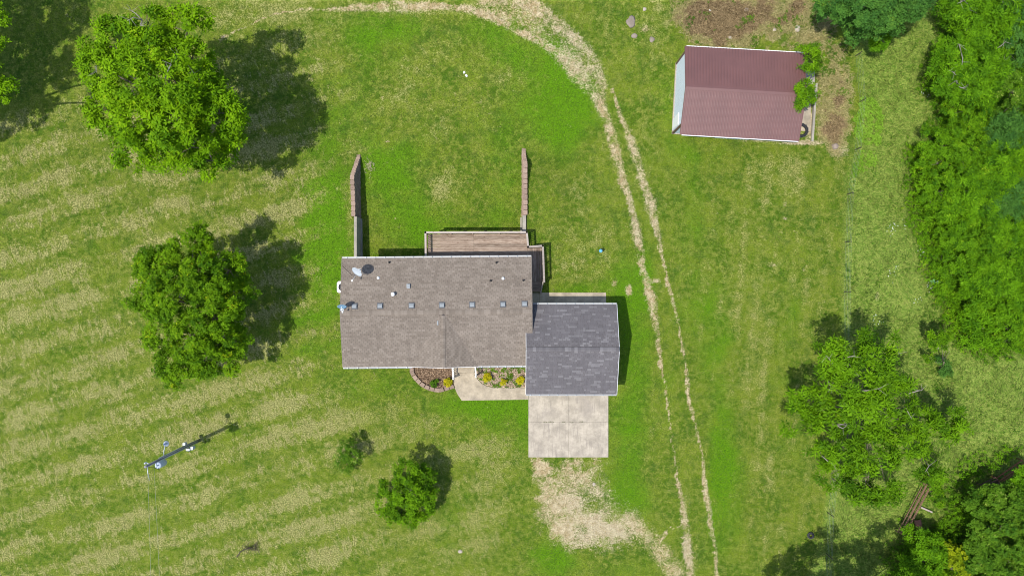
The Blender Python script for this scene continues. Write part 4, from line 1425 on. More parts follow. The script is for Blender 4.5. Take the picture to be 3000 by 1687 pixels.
tag(bt.build('plastic_scrap', simple('turquoise_plastic', (.25, .55, .52), .5), None, G(2729, 827) + Vector((0, 0, .2))), 'scrap of turquoise plastic at the edge of the thicket', 'plastic scrap')


# rusty frames: long welded racks half grown over
def rack(p, q_, wd, nr, label, mt, group, bars=4):
    a_, b_ = G(*p), G(*q_)
    d_ = b_ - a_; L_ = d_.length
    t = empty('metal_rack', a_, math.atan2(d_.y, d_.x), label=label, cat='metal rack', group=group)
    me_ = MB().bar((0, 0, .6), (L_, 0, .6), .05, .07).mesh('rail', mt)
    for i in range(bars):
        inst('rail', me_, t, (0, wd * (i / (bars - 1) - .5), .12 * (i % 2)))
    me2 = MB().bar((0, -wd / 2 - .04, .58), (0, wd / 2 + .04, .58), .05, .05).mesh('crossbar', mt)
    for i in range(nr):
        inst('crossbar', me2, t, (L_ * (i + .1) / (nr - .8), 0, -.03))
    me3 = MB().box((0, 0, .27), (.06, .06, .66)).mesh('leg', mt)
    for x_ in (.05, L_ - .05):
        for s_ in (-1, 1):
            inst('leg', me3, t, (x_, s_ * wd / 2, 0))
    return t


M_RUST = simple('rusty_brown_steel', (.20, .125, .075), .85, .2, .35, 12)
M_RUST2 = simple('dark_rusty_steel', (.09, .055, .04), .85, .2, .35, 12)
rack((2628, 1556), (2704, 1412), .62, 7, 'long rusty metal rack lying diagonally in the weeds at the lower right', M_RUST, 'rusty racks in the weeds', 5)
rack((2862, 1424), (2908, 1400), .62, 4, 'short dark rusty rack half under the leaves near the right edge', M_RUST2, 'rusty racks in the weeds', 5)
rack((2908, 1402), (2985, 1348), .50, 5, 'reddish rusty rack between leaves at the far right edge', simple('red_rust_steel', (.24, .09, .05), .8, .2, .3, 12), 'rusty racks in the weeds', 3)
rp = MB(); n_ = 7
for i in range(n_):
    a_ = PI * i / (n_ - 1)
    rp.v += [(-.28 * math.cos(a_), -.42, .18 * math.sin(a_)), (-.28 * math.cos(a_), .42, .18 * math.sin(a_))]
    rp.r += [.5, .5]
for i in range(n_ - 1):
    rp.f.append([2 * i, 2 * i + 2, 2 * i + 3, 2 * i + 1]); rp.sm.append(True)
rs = rp.build('rusty_trough', simple('red_brown_rust', (.33, .15, .10), .75, .1, .25, 8), None, G(2688, 1534) + Vector((0, 0, .12)))
so = rs.modifiers.new('thick', 'SOLIDIFY'); so.thickness = .02
rs.rotation_euler.z = math.radians(12)
tag(rs, 'curved red brown rusty sheet beside the long diagonal rack', 'rusty sheet')
tag(MB().bar(G(2694, 1483) + Vector((0, 0, .2)), G(2726, 1497) + Vector((0, 0, .25)), .12, .04).build('plank', M_RAIL, None), 'grey plank lying right of the long diagonal rack', 'plank')

# dead branch lying on the lawn bottom left
M_TWIG = simple('dead_twig', (.07, .055, .04), .9, 0, .2)
M_PALEBARK = simple('pale_bark', (.27, .24, .21), .9, 0, .2, 12)
M_BARK = simple('grey_bark', (.16, .13, .10), .95, 0, .35, 14)
db = empty('dead_branch', G(700, 1628), label='dead twiggy branch lying on the lawn near the bottom edge', cat='branch')
tw = MB(); r5 = random.Random(3)
main = [G(695, 1629), G(707, 1612), G(725, 1604), G(745, 1600)]
tw.tube([p_ - db.location + Vector((0, 0, .10 + .05 * i)) for i, p_ in enumerate(main)], [.045, .04, .03, .02], 6)
for i in range(60):
    s_ = G(710 + r5.random() * 45, 1612 - r5.random() * 18) - db.location + Vector((0, 0, .15))
    d_ = Vector((r5.uniform(.1, 1), r5.uniform(-.6, .9), r5.uniform(-.1, .5))).normalized() * r5.uniform(.3, .9)
    m_ = s_ + d_ * .5 + Vector((0, 0, r5.uniform(-.1, .15)))
    tw.tube([s_, m_, s_ + d_], [.012, .009, .004], 3)
tw.build('twigs', M_TWIG, db)

# ------------------------------------------------------------------ leaves
def leaf_mat(name, c1, c2, c3, tint=(0, 0, 0), trans=.15):
    m = N(name)
    r_ = m.attr('rnd')
    c = m.mix(m.rng(r_, 0, .75, smooth=False), c1, c2)
    c = m.mix(m.rng(r_, .86, 1.0, smooth=False), c, c3)
    m.out(c, .65, 0, .08)
    tb = m.new('ShaderNodeBsdfTranslucent')
    m.l.new(m.mix(.5, c, c2), tb.inputs[0])
    mx = m.new('ShaderNodeMixShader')
    mx.inputs[0].default_value = trans
    m.l.new(m.b.outputs[0], mx.inputs[1]); m.l.new(tb.outputs[0], mx.inputs[2])
    o_ = [n for n in m.n if n.type == 'OUTPUT_MATERIAL'][0]
    m.l.new(mx.outputs[0], o_.inputs[0])
    return m.m


L_OAK = leaf_mat('oak_leaves', (.040, .120, .002), (.165, .315, .002), (.26, .35, .01))
L_MAPLE = leaf_mat('maple_leaves', (.022, .078, .002), (.128, .252, .003), (.36, .38, .01))
L_ASH = leaf_mat('ash_leaves', (.018, .066, .002), (.118, .250, .003), (.20, .32, .01))
L_DARK = leaf_mat('dark_leaves', (.024, .085, .014), (.070, .175, .022), (.15, .25, .02))
L_VINE = leaf_mat('vine_leaves', (.018, .072, .002), (.110, .245, .004), (.21, .31, .01))
L_SUMAC = leaf_mat('sumac_leaves', (.018, .074, .002), (.112, .258, .004), (.19, .34, .01))
L_YELLOW = leaf_mat('yellow_leaves', (.11, .20, .004), (.25, .31, .006), (.34, .35, .01))
L_OLIVE = leaf_mat('olive_leaves', (.020, .075, .004), (.095, .195, .010), (.32, .38, .08))
L_GOLD = leaf_mat('golden_shrub_leaves', (.22, .24, .008), (.48, .42, .01), (.62, .50, .02))


def leaf_quads(P_, Nn, L_, wd, nleaf, jit=.5, seed=0, rbase=None):
    """sprays: P_ (n,3) positions, Nn (n,3) normals; nleaf leaves fan out round each"""
    rg = np.random.default_rng(seed)
    n_ = len(P_)
    Nn = Nn / np.linalg.norm(Nn, axis=1, keepdims=True)
    ref = rg.normal(size=(n_, 3))
    X_ = np.cross(Nn, ref); X_ /= np.linalg.norm(X_, axis=1, keepdims=True) + 1e-9
    Y_ = np.cross(Nn, X_)
    ang = rg.random((n_, 1)) * 2 * PI + np.arange(nleaf)[None] * (2 * PI / nleaf) + rg.normal(0, .25, (n_, nleaf))
    up = rg.normal(.12, .32, (n_, nleaf))
    d_ = (np.cos(ang)[..., None] * X_[:, None] + np.sin(ang)[..., None] * Y_[:, None]) + up[..., None] * Nn[:, None]
    d_ /= np.linalg.norm(d_, axis=2, keepdims=True)
    side = np.cross(d_, Nn[:, None]) + rg.normal(0, .35, (n_, nleaf, 3))
    side /= np.linalg.norm(side, axis=2, keepdims=True) + 1e-9
    ln = L_ * rg.uniform(.65, 1.25, (n_, nleaf, 1)); ww = wd * rg.uniform(.7, 1.3, (n_, nleaf, 1))
    b_ = P_[:, None] + d_ * ln * .1
    t_ = P_[:, None] + d_ * ln
    mid = P_[:, None] + d_ * ln * .52
    v_ = np.stack([b_, mid + side * ww * .5, t_, mid - side * ww * .5], 2)   # n, nleaf, 4, 3
    rb = rg.random((n_, 1)) if rbase is None else rbase[:, None]
    rr_ = np.clip(rb * .9 + rg.random((n_, nleaf)) * .25 - .08, 0, 1)
    m_ = n_ * nleaf
    return v_.reshape(m_ * 4, 3), np.arange(m_ * 4).reshape(m_, 4), np.repeat(rr_.reshape(-1), 4)


def crown_points(lobes, dens, clump_r, rg, up=.55, gap=.0):
    """lobes (x,y,z,r,rz); returns spray points, normals, clump shade values"""
    P_, Q_, R_, cl = [], [], [], []
    for (cx_, cy_, cz_, r_, rz_) in lobes:
        area = 2 * PI * r_ * r_
        nc = max(3, int(area / (clump_r * clump_r * 2.2)))
        d_ = rg.normal(size=(nc, 3)); d_[:, 2] = np.abs(d_[:, 2]) * .9 - .25
        d_ /= np.linalg.norm(d_, axis=1, keepdims=True)
        rad = (rg.uniform(.55, 1.0, nc) ** .6)[:, None]
        cc = np.array([cx_, cy_, cz_]) + d_ * rad * np.array([r_, r_, rz_])
        cr = clump_r * rg.uniform(.55, 1.35, nc)
        keep = rg.random(nc) > gap
        cc, cr, d_ = cc[keep], cr[keep], d_[keep]
        for c_, k_, dd in zip(cc, cr, d_):
            ns = max(2, int(dens * k_ * k_ * 6.3))
            e_ = rg.normal(size=(ns, 3)); e_[:, 2] = np.abs(e_[:, 2]) * .9 - .2
            e_ /= np.linalg.norm(e_, axis=1, keepdims=True)
            rr_ = rg.uniform(.35, 1.0, (ns, 1))
            P_.append(c_ + e_ * rr_ * k_ * np.array([1, 1, .75]))
            nn = e_ * .7 + dd * .35 + np.array([0, 0, up]) + rg.normal(0, .25, (ns, 3))
            Q_.append(nn)
            R_.append(np.clip(rg.random() * .6 + rg.random(ns) * .4, 0, 1))
            cl.append(c_)
    return np.concatenate(P_), np.concatenate(Q_), np.concatenate(R_), np.array(cl)


TREE_N = [0]


def tree(name, label, cat, base, lobes, mat, dens=14, L_=.2, wd=.085, nleaf=6, clump=.6, trunk=.2, gap=.05, group=None, bare=0, limbs=True, bark=None, up=.6):
    """base: world point; lobes: world (x,y,z,r,rz)"""
    TREE_N[0] += 1
    zb_ = Vector(base).z
    rg = np.random.default_rng(100 + TREE_N[0])
    r_ = random.Random(100 + TREE_N[0])
    base = Vector(base)
    t = empty(name, base, label=label, cat=cat, group=group)
    lb = [(a_ - base.x, b_ - base.y, c_ - base.z, d_, e_) for a_, b_, c_, d_, e_ in lobes]
    inner_ = []
    if np.mean([q_[2] for q_ in lb]) > 4 and mat is not L_ASH:
        mx_, my_ = np.mean([q_[0] for q_ in lb]), np.mean([q_[1] for q_ in lb])
        inner_ = [(mx_ + (q_[0] - mx_) * .78, my_ + (q_[1] - my_) * .78, q_[2] * .66, q_[3] * .85, q_[4] * .9) for q_ in lb]
    P_, Q_, R_, cl = crown_points(lb, dens, clump, rg, up, gap)
    if inner_:
        P2, Q2, R2, _c = crown_points(inner_, dens * .8, clump, rg, up, .62)
        P_, Q_, R_ = np.concatenate([P_, P2]), np.concatenate([Q_, Q2]), np.concatenate([R_, R2])
    ok = P_[:, 2] > .06
    P_, Q_, R_ = P_[ok], Q_[ok], R_[ok]
    v_, f_, a_ = leaf_quads(P_, Q_, L_, wd, nleaf, seed=TREE_N[0], rbase=R_)
    me_ = fast_mesh('crown', v_, f_, mat, dict(rnd=a_))
    link(bpy.data.objects.new('crown', me_), t)
    # trunk, limbs, branches
    mb = MB()
    zc = np.mean([q_[2] for q_ in lb]); zt_ = max(.25, zc * .42)
    cx_ = np.mean([q_[0] for q_ in lb]) * .25; cy_ = np.mean([q_[1] for q_ in lb]) * .25
    fork = Vector((cx_, cy_, zt_))
    mb.tube([(0, 0, -.3), (0, 0, .15), (cx_ * .4, cy_ * .4, zt_ * .5), fork], [trunk * 1.5, trunk * 1.1, trunk * .95, trunk * .85], 10)
    if limbs:
        for q_ in lb:
            e_ = Vector(q_[:3]) + Vector((0, 0, -.15 * q_[4]))
            m1 = fork.lerp(e_, .5) + Vector((r_.uniform(-.3, .3), r_.uniform(-.3, .3), .12 * (e_ - fork).length))
            mb.tube([fork - Vector((0, 0, .2)), m1, e_], [trunk * .42, trunk * .24, trunk * .10], 6)
            near = sorted(cl.tolist(), key=lambda c_: (Vector(c_) - e_).length)[:5]
            for c_ in near:
                c_ = Vector(c_)
                if (c_ - e_).length < q_[3] * 1.3:
                    m2 = e_.lerp(c_, .5) + Vector((r_.uniform(-.1, .1), r_.uniform(-.1, .1), .1))
                    mb.tube([e_, m2, c_], [trunk * .12, trunk * .08, trunk * .04], 4)
    mb.build('trunk', bark or M_BARK, t)
    if bare:
        for i in range(bare):
            bb = MB()
            q_ = lb[r_.randrange(len(lb))] if i > 2 else lb[0]
            s_ = Vector(q_[:3]) + Vector((0, 0, q_[4] * .55))
            d_ = Vector((r_.uniform(-1, 1), r_.uniform(-1, 1), r_.uniform(.1, .6))).normalized()
            e_ = s_ + d_ * q_[3] * r_.uniform(.5, .9)
            m_ = s_.lerp(e_, .5) + Vector((r_.uniform(-.2, .2), r_.uniform(-.2, .2), .15))
            bb.tube([s_, m_, e_], [.045, .03, .012], 5)
            for k in range(3):
                f = m_.lerp(e_, r_.random())
                bb.tube([f, f + Vector((r_.uniform(-.6, .6), r_.uniform(-.6, .6), r_.uniform(0, .3)))], [.016, .006], 4)
            bb.build('bare_branch', M_PALEBARK, t)
    return t


def Lb(px, py, z, rpx, rz=None):
    """lobe whose visible outline centre is at photo pixel, radius in px as seen"""
    p_ = W(px, py, z); r_ = rpx * S * (H - z) / H
    return (p_.x, p_.y, z, r_, r_ * (.75 if rz is None else rz))


# big oak, upper left
tree('oak_tree', 'largest bright green tree, standing alone at the upper left of the lawn', 'tree', G(622, 350),
     [Lb(430, 70, 8.00, 60), Lb(545, 90, 7.60, 62), Lb(340, 130, 7.20, 75), Lb(440, 160, 8.40, 70), Lb(560, 170, 7.80, 58),
      Lb(300, 200, 6.80, 60), Lb(390, 250, 9.20, 85), Lb(500, 240, 9.60, 80), Lb(600, 250, 7.80, 62), Lb(320, 320, 7.00, 65), Lb(420, 350, 8.40, 85), Lb(520, 350, 8.80, 75),
      Lb(640, 330, 7.20, 68), Lb(680, 380, 6.00, 48), Lb(400, 440, 6.60, 62), Lb(470, 465, 6.20, 48), Lb(560, 430, 7.00, 72), Lb(620, 470, 5.60, 50), Lb(480, 130, 6.60, 50), Lb(275, 150, 6.00, 38)],
     L_OAK, dens=9.5, L_=.33, wd=.115, clump=.60, trunk=.32, gap=.19, bare=8)
tree('maple_tree', 'round green tree with yellow tinged leaves left of the house', 'tree', G(655, 905),
     [Lb(560, 740, 5.90, 70), Lb(580, 700, 5.30, 36), Lb(470, 790, 5.50, 72), Lb(440, 770, 4.70, 36), Lb(430, 870, 5.30, 55), Lb(520, 870, 7.30, 85), Lb(600, 820, 6.70, 75), Lb(670, 790, 5.30, 60), Lb(690, 870, 5.10, 58),
      Lb(620, 910, 6.70, 75), Lb(480, 960, 5.70, 65), Lb(560, 990, 6.10, 65), Lb(650, 990, 5.10, 58), Lb(690, 1000, 4.30, 40), Lb(510, 1060, 4.50, 50), Lb(660, 1060, 3.90, 44), Lb(560, 1080, 4.10, 48), Lb(505, 1100, 3.70, 34), Lb(600, 1050, 4.30, 45)],
     L_MAPLE, dens=17, L_=.20, wd=.095, clump=.46, trunk=.26, gap=.10)
tree('ash_tree', 'wide ragged green tree with pale bare branches at the lower right of the lawn', 'tree', G(2475, 1175),
     [Lb(2445, 1055, 6.6, 62), Lb(2545, 1000, 5.8, 34), Lb(2620, 1015, 5.4, 30), Lb(2550, 1070, 6.8, 60), Lb(2420, 1110, 6.0, 36), Lb(2360, 1170, 5.0, 44), Lb(2350, 1230, 4.6, 58), Lb(2400, 1200, 5.4, 48),
      Lb(2510, 1140, 7.6, 75), Lb(2590, 1120, 6.8, 48), Lb(2545, 1210, 7.6, 70), Lb(2650, 1150, 5.6, 44), Lb(2645, 1195, 5.4, 40), Lb(2440, 1240, 5.8, 44), Lb(2700, 1240, 4.4, 48), Lb(2770, 1240, 3.8, 48), Lb(2815, 1240, 3.2, 36),
      Lb(2400, 1330, 4.6, 42), Lb(2470, 1310, 5.6, 62), Lb(2560, 1320, 5.8, 75), Lb(2440, 1390, 4.0, 48), Lb(2540, 1410, 4.8, 65), Lb(2650, 1300, 5.0, 50), Lb(2700, 1350, 4.2, 48), Lb(2600, 1430, 3.8, 36), Lb(2545, 1455, 3.8, 34), Lb(2745, 1375, 3.4, 26)],
     L_ASH, dens=6, L_=.44, wd=.10, nleaf=8, clump=.50, trunk=.15, gap=.31, bare=12)
tree('small_tree', 'small round green tree casting a shadow on the lawn below the house', 'tree', G(1215, 1425),
     [Lb(1195, 1385, 2.50, 44), Lb(1240, 1400, 2.30, 36), Lb(1150, 1425, 2.20, 34), Lb(1200, 1440, 3.20, 52), Lb(1245, 1450, 2.20, 34), Lb(1130, 1470, 1.60, 34), Lb(1180, 1490, 2.00, 40), Lb(1235, 1485, 1.60, 34), Lb(1205, 1515, 1.20, 26), Lb(1150, 1505, 1.10, 24)],
     L_ASH, dens=17, L_=.24, wd=.09, clump=.30, trunk=.08, gap=.2)
tree('bush', 'small low dull green bush left of the small round tree', 'bush', G(1022, 1328),
     [Lb(1020, 1318, 1.7, 28), Lb(1000, 1335, 1.2, 26), Lb(1040, 1335, 1.3, 24), Lb(1015, 1355, .9, 26), Lb(1030, 1300, 1.4, 18)],
     L_OLIVE, dens=34, L_=.12, wd=.05, clump=.25, trunk=.04, gap=.2)
tree('sapling', 'slim leaning sapling with its grey trunk showing, between the right tree and the thicket', 'tree', G(2758, 1075),
     [Lb(2750, 1000, 3.4, 26), Lb(2732, 985, 3.2, 14), Lb(2768, 985, 3.0, 18), Lb(2722, 1048, 1.8, 12)],
     L_ASH, dens=26, L_=.22, wd=.07, clump=.26, trunk=.06, gap=.1)
tree('low_bush', 'dark low bush under the foot of the leaning sapling', 'bush', G(2752, 1078), [Lb(2755, 1072, .7, 22), Lb(2768, 1085, .6, 16)], L_DARK, dens=28, L_=.16, wd=.06, clump=.25, trunk=.03)
# shrubs overhanging the shed
tree('shrub', 'upper of two green shrubs overhanging the right end of the shed roof', 'shrub', G(2355, 190),
     [Lb(2372, 148, 3.2, 20), Lb(2378, 185, 2.6, 24), Lb(2352, 190, 2.6, 13), Lb(2394, 168, 2.2, 12), Lb(2354, 140, 3.0, 12), Lb(2392, 135, 2.8, 11), Lb(2385, 203, 2.2, 10)], L_ASH, dens=17, L_=.27, wd=.08, clump=.26, trunk=.06, gap=.2)
tree('shrub', 'lower of two green shrubs, with orange tips, over the right end of the shed roof', 'shrub', G(2372, 300),
     [Lb(2360, 262, 3.0, 24), Lb(2334, 254, 3.0, 13), Lb(2384, 276, 2.5, 17), Lb(2348, 292, 2.9, 18), Lb(2328, 300, 2.6, 10), Lb(2385, 250, 2.6, 11), Lb(2342, 308, 2.4, 9)], L_ASH, dens=17, L_=.27, wd=.08, clump=.26, trunk=.06, gap=.2)
tree('dark_tree', 'dark blue green tree cut by the top edge of the picture right of the shed', 'tree', G(2530, 60),
     [Lb(2450, -20, 5.2, 60), Lb(2520, 20, 6.0, 68), Lb(2590, 30, 5.8, 62), Lb(2660, 0, 5.2, 60), Lb(2545, 80, 4.2, 38), Lb(2470, 30, 4.6, 36), Lb(2600, 70, 4.0, 38), Lb(2550, -50, 6.4, 70), Lb(2640, -60, 6, 60), Lb(2700, -20, 4.4, 36)],
     L_DARK, dens=20, L_=.2, wd=.09, clump=.5, trunk=.2, gap=.06)
tree('light_bush', 'pale green feathery bush below the dark tree at the top edge', 'bush', G(2570, 128), [Lb(2580, 118, 1.6, 26), Lb(2560, 135, 1.2, 16), Lb(2600, 100, 1.6, 14)], L_SUMAC, dens=26, L_=.26, wd=.07, nleaf=8, clump=.28, trunk=.04)

# thicket along the right edge
TH = [
    ('bright green tree with bare grey twigs in its middle, upper right thicket', (2835, 205), [(2770, 215, 3.6, 45), (2800, 160, 4.4, 55), (2860, 180, 4.6, 60), (2900, 210, 4.2, 50), (2850, 250, 4.0, 52), (2790, 255, 3.4, 44), (2880, 270, 3.4, 38), (2905, 150, 4.4, 44)], L_SUMAC, 9),
    ('tall green tree at the very top of the right thicket', (2880, 55), [(2810, 10, 4.6, 50), (2860, 50, 5.2, 60), (2920, 20, 5.6, 60), (2900, 90, 5.0, 50), (2830, 90, 4.2, 40), (2950, 80, 5.2, 44)], L_SUMAC, 4),
    ('dark green tree in the top right corner', (2985, 70), [(2985, 30, 5.8, 50), (2980, 110, 5.2, 48), (3030, 80, 6, 60), (2965, 160, 4.2, 36)], L_DARK, 0),
    ('drab brown green scrub below the top right tree', (2960, 270), [(2960, 260, 1.8, 44), (2985, 320, 1.8, 40), (2940, 330, 1.6, 34)], L_OLIVE, 0),
    ('low dull green bushes below the twiggy thicket tree', (2830, 330), [(2800, 330, 2.0, 40), (2860, 340, 2.2, 44), (2830, 370, 2.2, 40)], L_VINE, 0),
    ('blue green willowy bush right of the upper thicket', (2950, 400), [(2930, 390, 3.4, 42), (2975, 400, 3.6, 40), (2960, 360, 3.0, 34)], L_DARK, 0),
    ('yellow green vine mound at the upper left of the thicket', (2755, 430), [(2740, 420, 2.2, 44), (2790, 420, 2.6, 46), (2750, 480, 2.4, 50), (2710, 460, 1.6, 30)], L_VINE, 0),
    ('yellow green vine mound in the middle of the upper thicket', (2840, 460), [(2840, 430, 3.0, 46), (2870, 480, 3.2, 50), (2820, 500, 3.0, 50)], L_VINE, 0),
    ('bright feathery sumac beside the right edge, upper one', (2930, 490), [(2920, 470, 3.8, 44), (2960, 500, 4.0, 46), (2990, 460, 4.0, 36), (2920, 530, 3.8, 44)], L_SUMAC, 0),
    ('olive green mound on the left flank of the thicket', (2745, 560), [(2725, 540, 1.8, 34), (2760, 560, 2.4, 46), (2730, 600, 1.8, 36), (2780, 610, 2.6, 40)], L_VINE, 0),
    ('broad bright green mound in the centre of the thicket', (2840, 590), [(2830, 560, 3.2, 50), (2870, 600, 3.4, 54), (2820, 630, 3.2, 50), (2890, 560, 3.4, 40)], L_SUMAC, 0),
    ('blue green bush between the centre mound and the right edge', (2950, 590), [(2940, 590, 3.6, 42), (2985, 580, 3.8, 40), (2960, 630, 3.6, 36)], L_DARK, 0),
    ('large bright vine mound in the lower half of the thicket', (2850, 700), [(2800, 680, 2.8, 46), (2850, 690, 3.4, 54), (2900, 700, 3.6, 50), (2820, 730, 2.8, 48), (2880, 750, 3.4, 50)], L_VINE, 0),
    ('tall sumac at the right edge of the lower thicket', (2965, 690), [(2950, 680, 4.0, 42), (2985, 700, 4.2, 44), (2960, 740, 4.0, 40)], L_SUMAC, 0),
    ('thin olive scrub at the left foot of the thicket', (2765, 780), [(2760, 760, 1.0, 34), (2790, 800, 1.4, 38), (2770, 840, 1.0, 28)], L_VINE, 0),
    ('bright green sumac clump in the lower thicket', (2870, 830), [(2850, 800, 2.8, 44), (2890, 830, 3.4, 52), (2860, 870, 2.8, 42), (2920, 800, 3.6, 44)], L_SUMAC, 0),
    ('lush green sumac by the right edge, lower one', (2965, 850), [(2960, 810, 4.0, 42), (2985, 850, 4.0, 44), (2940, 870, 3.8, 44), (2970, 900, 3.6, 40)], L_SUMAC, 0),
    ('last bright bush at the bottom of the thicket', (2860, 960), [(2850, 930, 2.2, 38), (2880, 960, 2.4, 44), (2850, 980, 1.8, 32), (2900, 990, 1.8, 30)], L_SUMAC, 0),
    ('green bush at the bottom right of the thicket', (2945, 970), [(2940, 950, 2.6, 44), (2975, 960, 2.6, 40), (2950, 1000, 1.6, 30)], L_VINE, 0),
]
for lab, b_, lb_, mt, bare in TH:
    tree('thicket_tree' if lb_[0][2] > 3.5 else 'thicket_bush', lab, 'tree' if lb_[0][2] > 3.5 else 'bush', G(*b_), [Lb(x_, y_, z_ * .58 + .15, r_ * 1.12, .7) for x_, y_, z_, r_ in lb_], mt,
         dens=15 if mt in (L_VINE, L_OLIVE) else 8, L_=.18 if mt in (L_VINE, L_OLIVE) else .34, wd=.075 if mt in (L_VINE, L_OLIVE) else .075,
         nleaf=6 if mt in (L_VINE, L_OLIVE) else 8, clump=.38, trunk=.10, gap=.24, bare=bare, group='trees and bushes of the right thicket')
# lower right corner
tree('corner_tree', 'bright green tree at the bottom edge beside the yellow one', 'tree', G(2700, 1625),
     [Lb(2700, 1590, 2.16, 36), Lb(2720, 1640, 2.52, 49), Lb(2680, 1640, 2.04, 38), Lb(2745, 1600, 2.28, 32), Lb(2710, 1690, 2.40, 48), Lb(2665, 1565, 1.44, 19)], L_SUMAC, dens=18, L_=.24, wd=.09, clump=.4, trunk=.14, gap=.06)
tree('yellow_tree', 'yellowish green tree at the bottom edge of the lower right corner', 'tree', G(2770, 1640),
     [Lb(2770, 1610, 1.92, 36), Lb(2805, 1630, 2.04, 36), Lb(2790, 1670, 2.16, 47), Lb(2840, 1680, 1.92, 30)], L_YELLOW, dens=18, L_=.16, wd=.08, clump=.36, trunk=.12, gap=.14)
tree('corner_tree', 'large dull green tree filling the lower right corner', 'tree', G(2905, 1560),
     [Lb(2880, 1480, 2.88, 54), Lb(2940, 1470, 3.24, 59), Lb(2990, 1500, 3.48, 54), Lb(2900, 1540, 3.36, 64), Lb(2960, 1560, 3.72, 70), Lb(2890, 1610, 3.00, 59), Lb(2950, 1640, 3.36, 64), Lb(2870, 1660, 2.64, 47), Lb(3010, 1620, 3.48, 59), Lb(2960, 1700, 3.00, 64)],
     L_OLIVE, dens=22, L_=.16, wd=.085, clump=.42, trunk=.2, gap=.08)
tree('corner_tree', 'fresh green tree at the right edge above the lower right corner', 'tree', G(2990, 1440),
     [Lb(2978, 1425, 2.6, 30), Lb(3000, 1400, 2.8, 32), Lb(2985, 1455, 2.6, 34), Lb(3030, 1420, 3, 40)], L_SUMAC, dens=20, L_=.18, wd=.08, clump=.34, trunk=.12)
tree('weedy_bush', 'bright bush growing over the upper end of the long rack', 'bush', G(2722, 1440), [Lb(2738, 1425, 1.0, 20), Lb(2748, 1460, .8, 22), Lb(2728, 1395, 1.0, 14)], L_VINE, dens=30, L_=.15, wd=.06, clump=.24, trunk=.03)


# trees whose crowns stand outside the frame but shade the lawn
def Sh(px, py, z, rpx, zg=0.0):
    """lobe whose SHADOW on the ground is seen centred at the pixel"""
    g_ = G(px, py)
    h_ = z - g_.z
    r_ = rpx * S
    return (g_.x - SHX * h_, g_.y - SHY * h_, z, r_, r_ * .7)


tree('edge_tree', 'tree past the left edge whose shadow covers the upper left corner', 'tree', (-44.5, 12.5, -1.2),
     [Sh(30, 40, 9, 80), Sh(130, 30, 9.5, 75), Sh(200, 60, 9, 60), Sh(60, 150, 10, 90), Sh(150, 140, 10, 75), Sh(40, 260, 9, 90), Sh(140, 250, 9, 60), Sh(200, 200, 8.4, 32), Sh(20, 350, 8, 55), Sh(100, 330, 8, 40),
      Sh(-60, 120, 9, 100), Sh(-60, 260, 8, 90), Sh(-60, 0, 8, 80), Sh(235, 20, 8.5, 30), Sh(90, -60, 9, 90), Lb(-18, 50, 8, 36), Lb(-22, 270, 8, 42), Lb(-20, 160, 8.5, 34)],
     L_OAK, dens=13, L_=.24, wd=.11, clump=.6, trunk=.36, gap=.12)
tree('edge_tree', 'tree below the bottom edge whose ragged shadow falls on the long grass', 'tree', (24.5, -27.5, 0),
     [Sh(2420, 1590, 7.5, 50), Sh(2500, 1650, 8, 60), Sh(2350, 1650, 7.5, 55), Sh(2600, 1580, 7.0, 55), Sh(2640, 1630, 6.5, 50), Sh(2570, 1680, 7.5, 60), Sh(2280, 1670, 7, 40), Sh(2460, 1720, 8, 70), Sh(2340, 1720, 7, 60)],
     L_ASH, dens=14, L_=.24, wd=.09, clump=.5, trunk=.26, gap=.14)

# golden shrubs in the beds
for (px, py, rp_, lab, mt) in ((1272, 1122.5, 11.5, 'dull green and yellow shrub in the mulch bed, left one', L_OLIVE), (1312.5, 1119, 14, 'bright yellow green shrub in the mulch bed beside the steps', L_GOLD),
                               (1427, 1106, 13, 'golden shrub in the gravel bed nearest the steps', L_GOLD), (1476, 1119, 10, 'smallest golden shrub, in the middle of the gravel bed', L_GOLD),
                               (1524.5, 1113, 13, 'golden shrub in the gravel bed next to the garage', L_GOLD)):
    tree('golden_shrub', lab, 'shrub', G(px, py), [Lb(px, py, .34, rp_ * .8, .9), Lb(px - 4, py + 3, .3, rp_ * .6, .9), Lb(px + 4, py - 3, .3, rp_ * .6, .9)], mt, dens=110, L_=.075, wd=.045, clump=.12, trunk=.02, gap=.0,
         group='small shrubs in the porch beds', limbs=False)


# ------------------------------------------------------------------ blades, clippings, weeds, chips
FOOT = [[(1003, 750), (1560, 750), (1560, 890), (1800, 890), (1808, 1160), (1535, 1160), (1535, 1078), (1004, 1078)], [(1546, 1150), (1784, 1150), (1784, 1340), (1546, 1340)],
        [(1240, 676), (1600, 676), (1600, 860), (1240, 860)], [(1555, 855), (1778, 855), (1778, 900), (1555, 900)], [(1325, 1078), (1327, 1120), (1341, 1160), (1353, 1174), (1550, 1172), (1550, 1060)],
        [(1200, 1060), (1202, 1085), (1210, 1106), (1232, 1131), (1262, 1146), (1290, 1148), (1330, 1137), (1330, 1060)],
        [(1966, 160), (1966, 400), (2345, 420), (2390, 415), (2392, 205), (2360, 150), (2000, 130)], [(1026, 445), (1064, 445), (1064, 760), (1026, 760)], [(1522, 415), (1546, 415), (1546, 690), (1522, 690)]]


def covered(u, v):
    c_ = np.zeros(u.shape, bool)
    for P_ in FOOT: c_ |= inpoly(u, v, P_)
    return c_


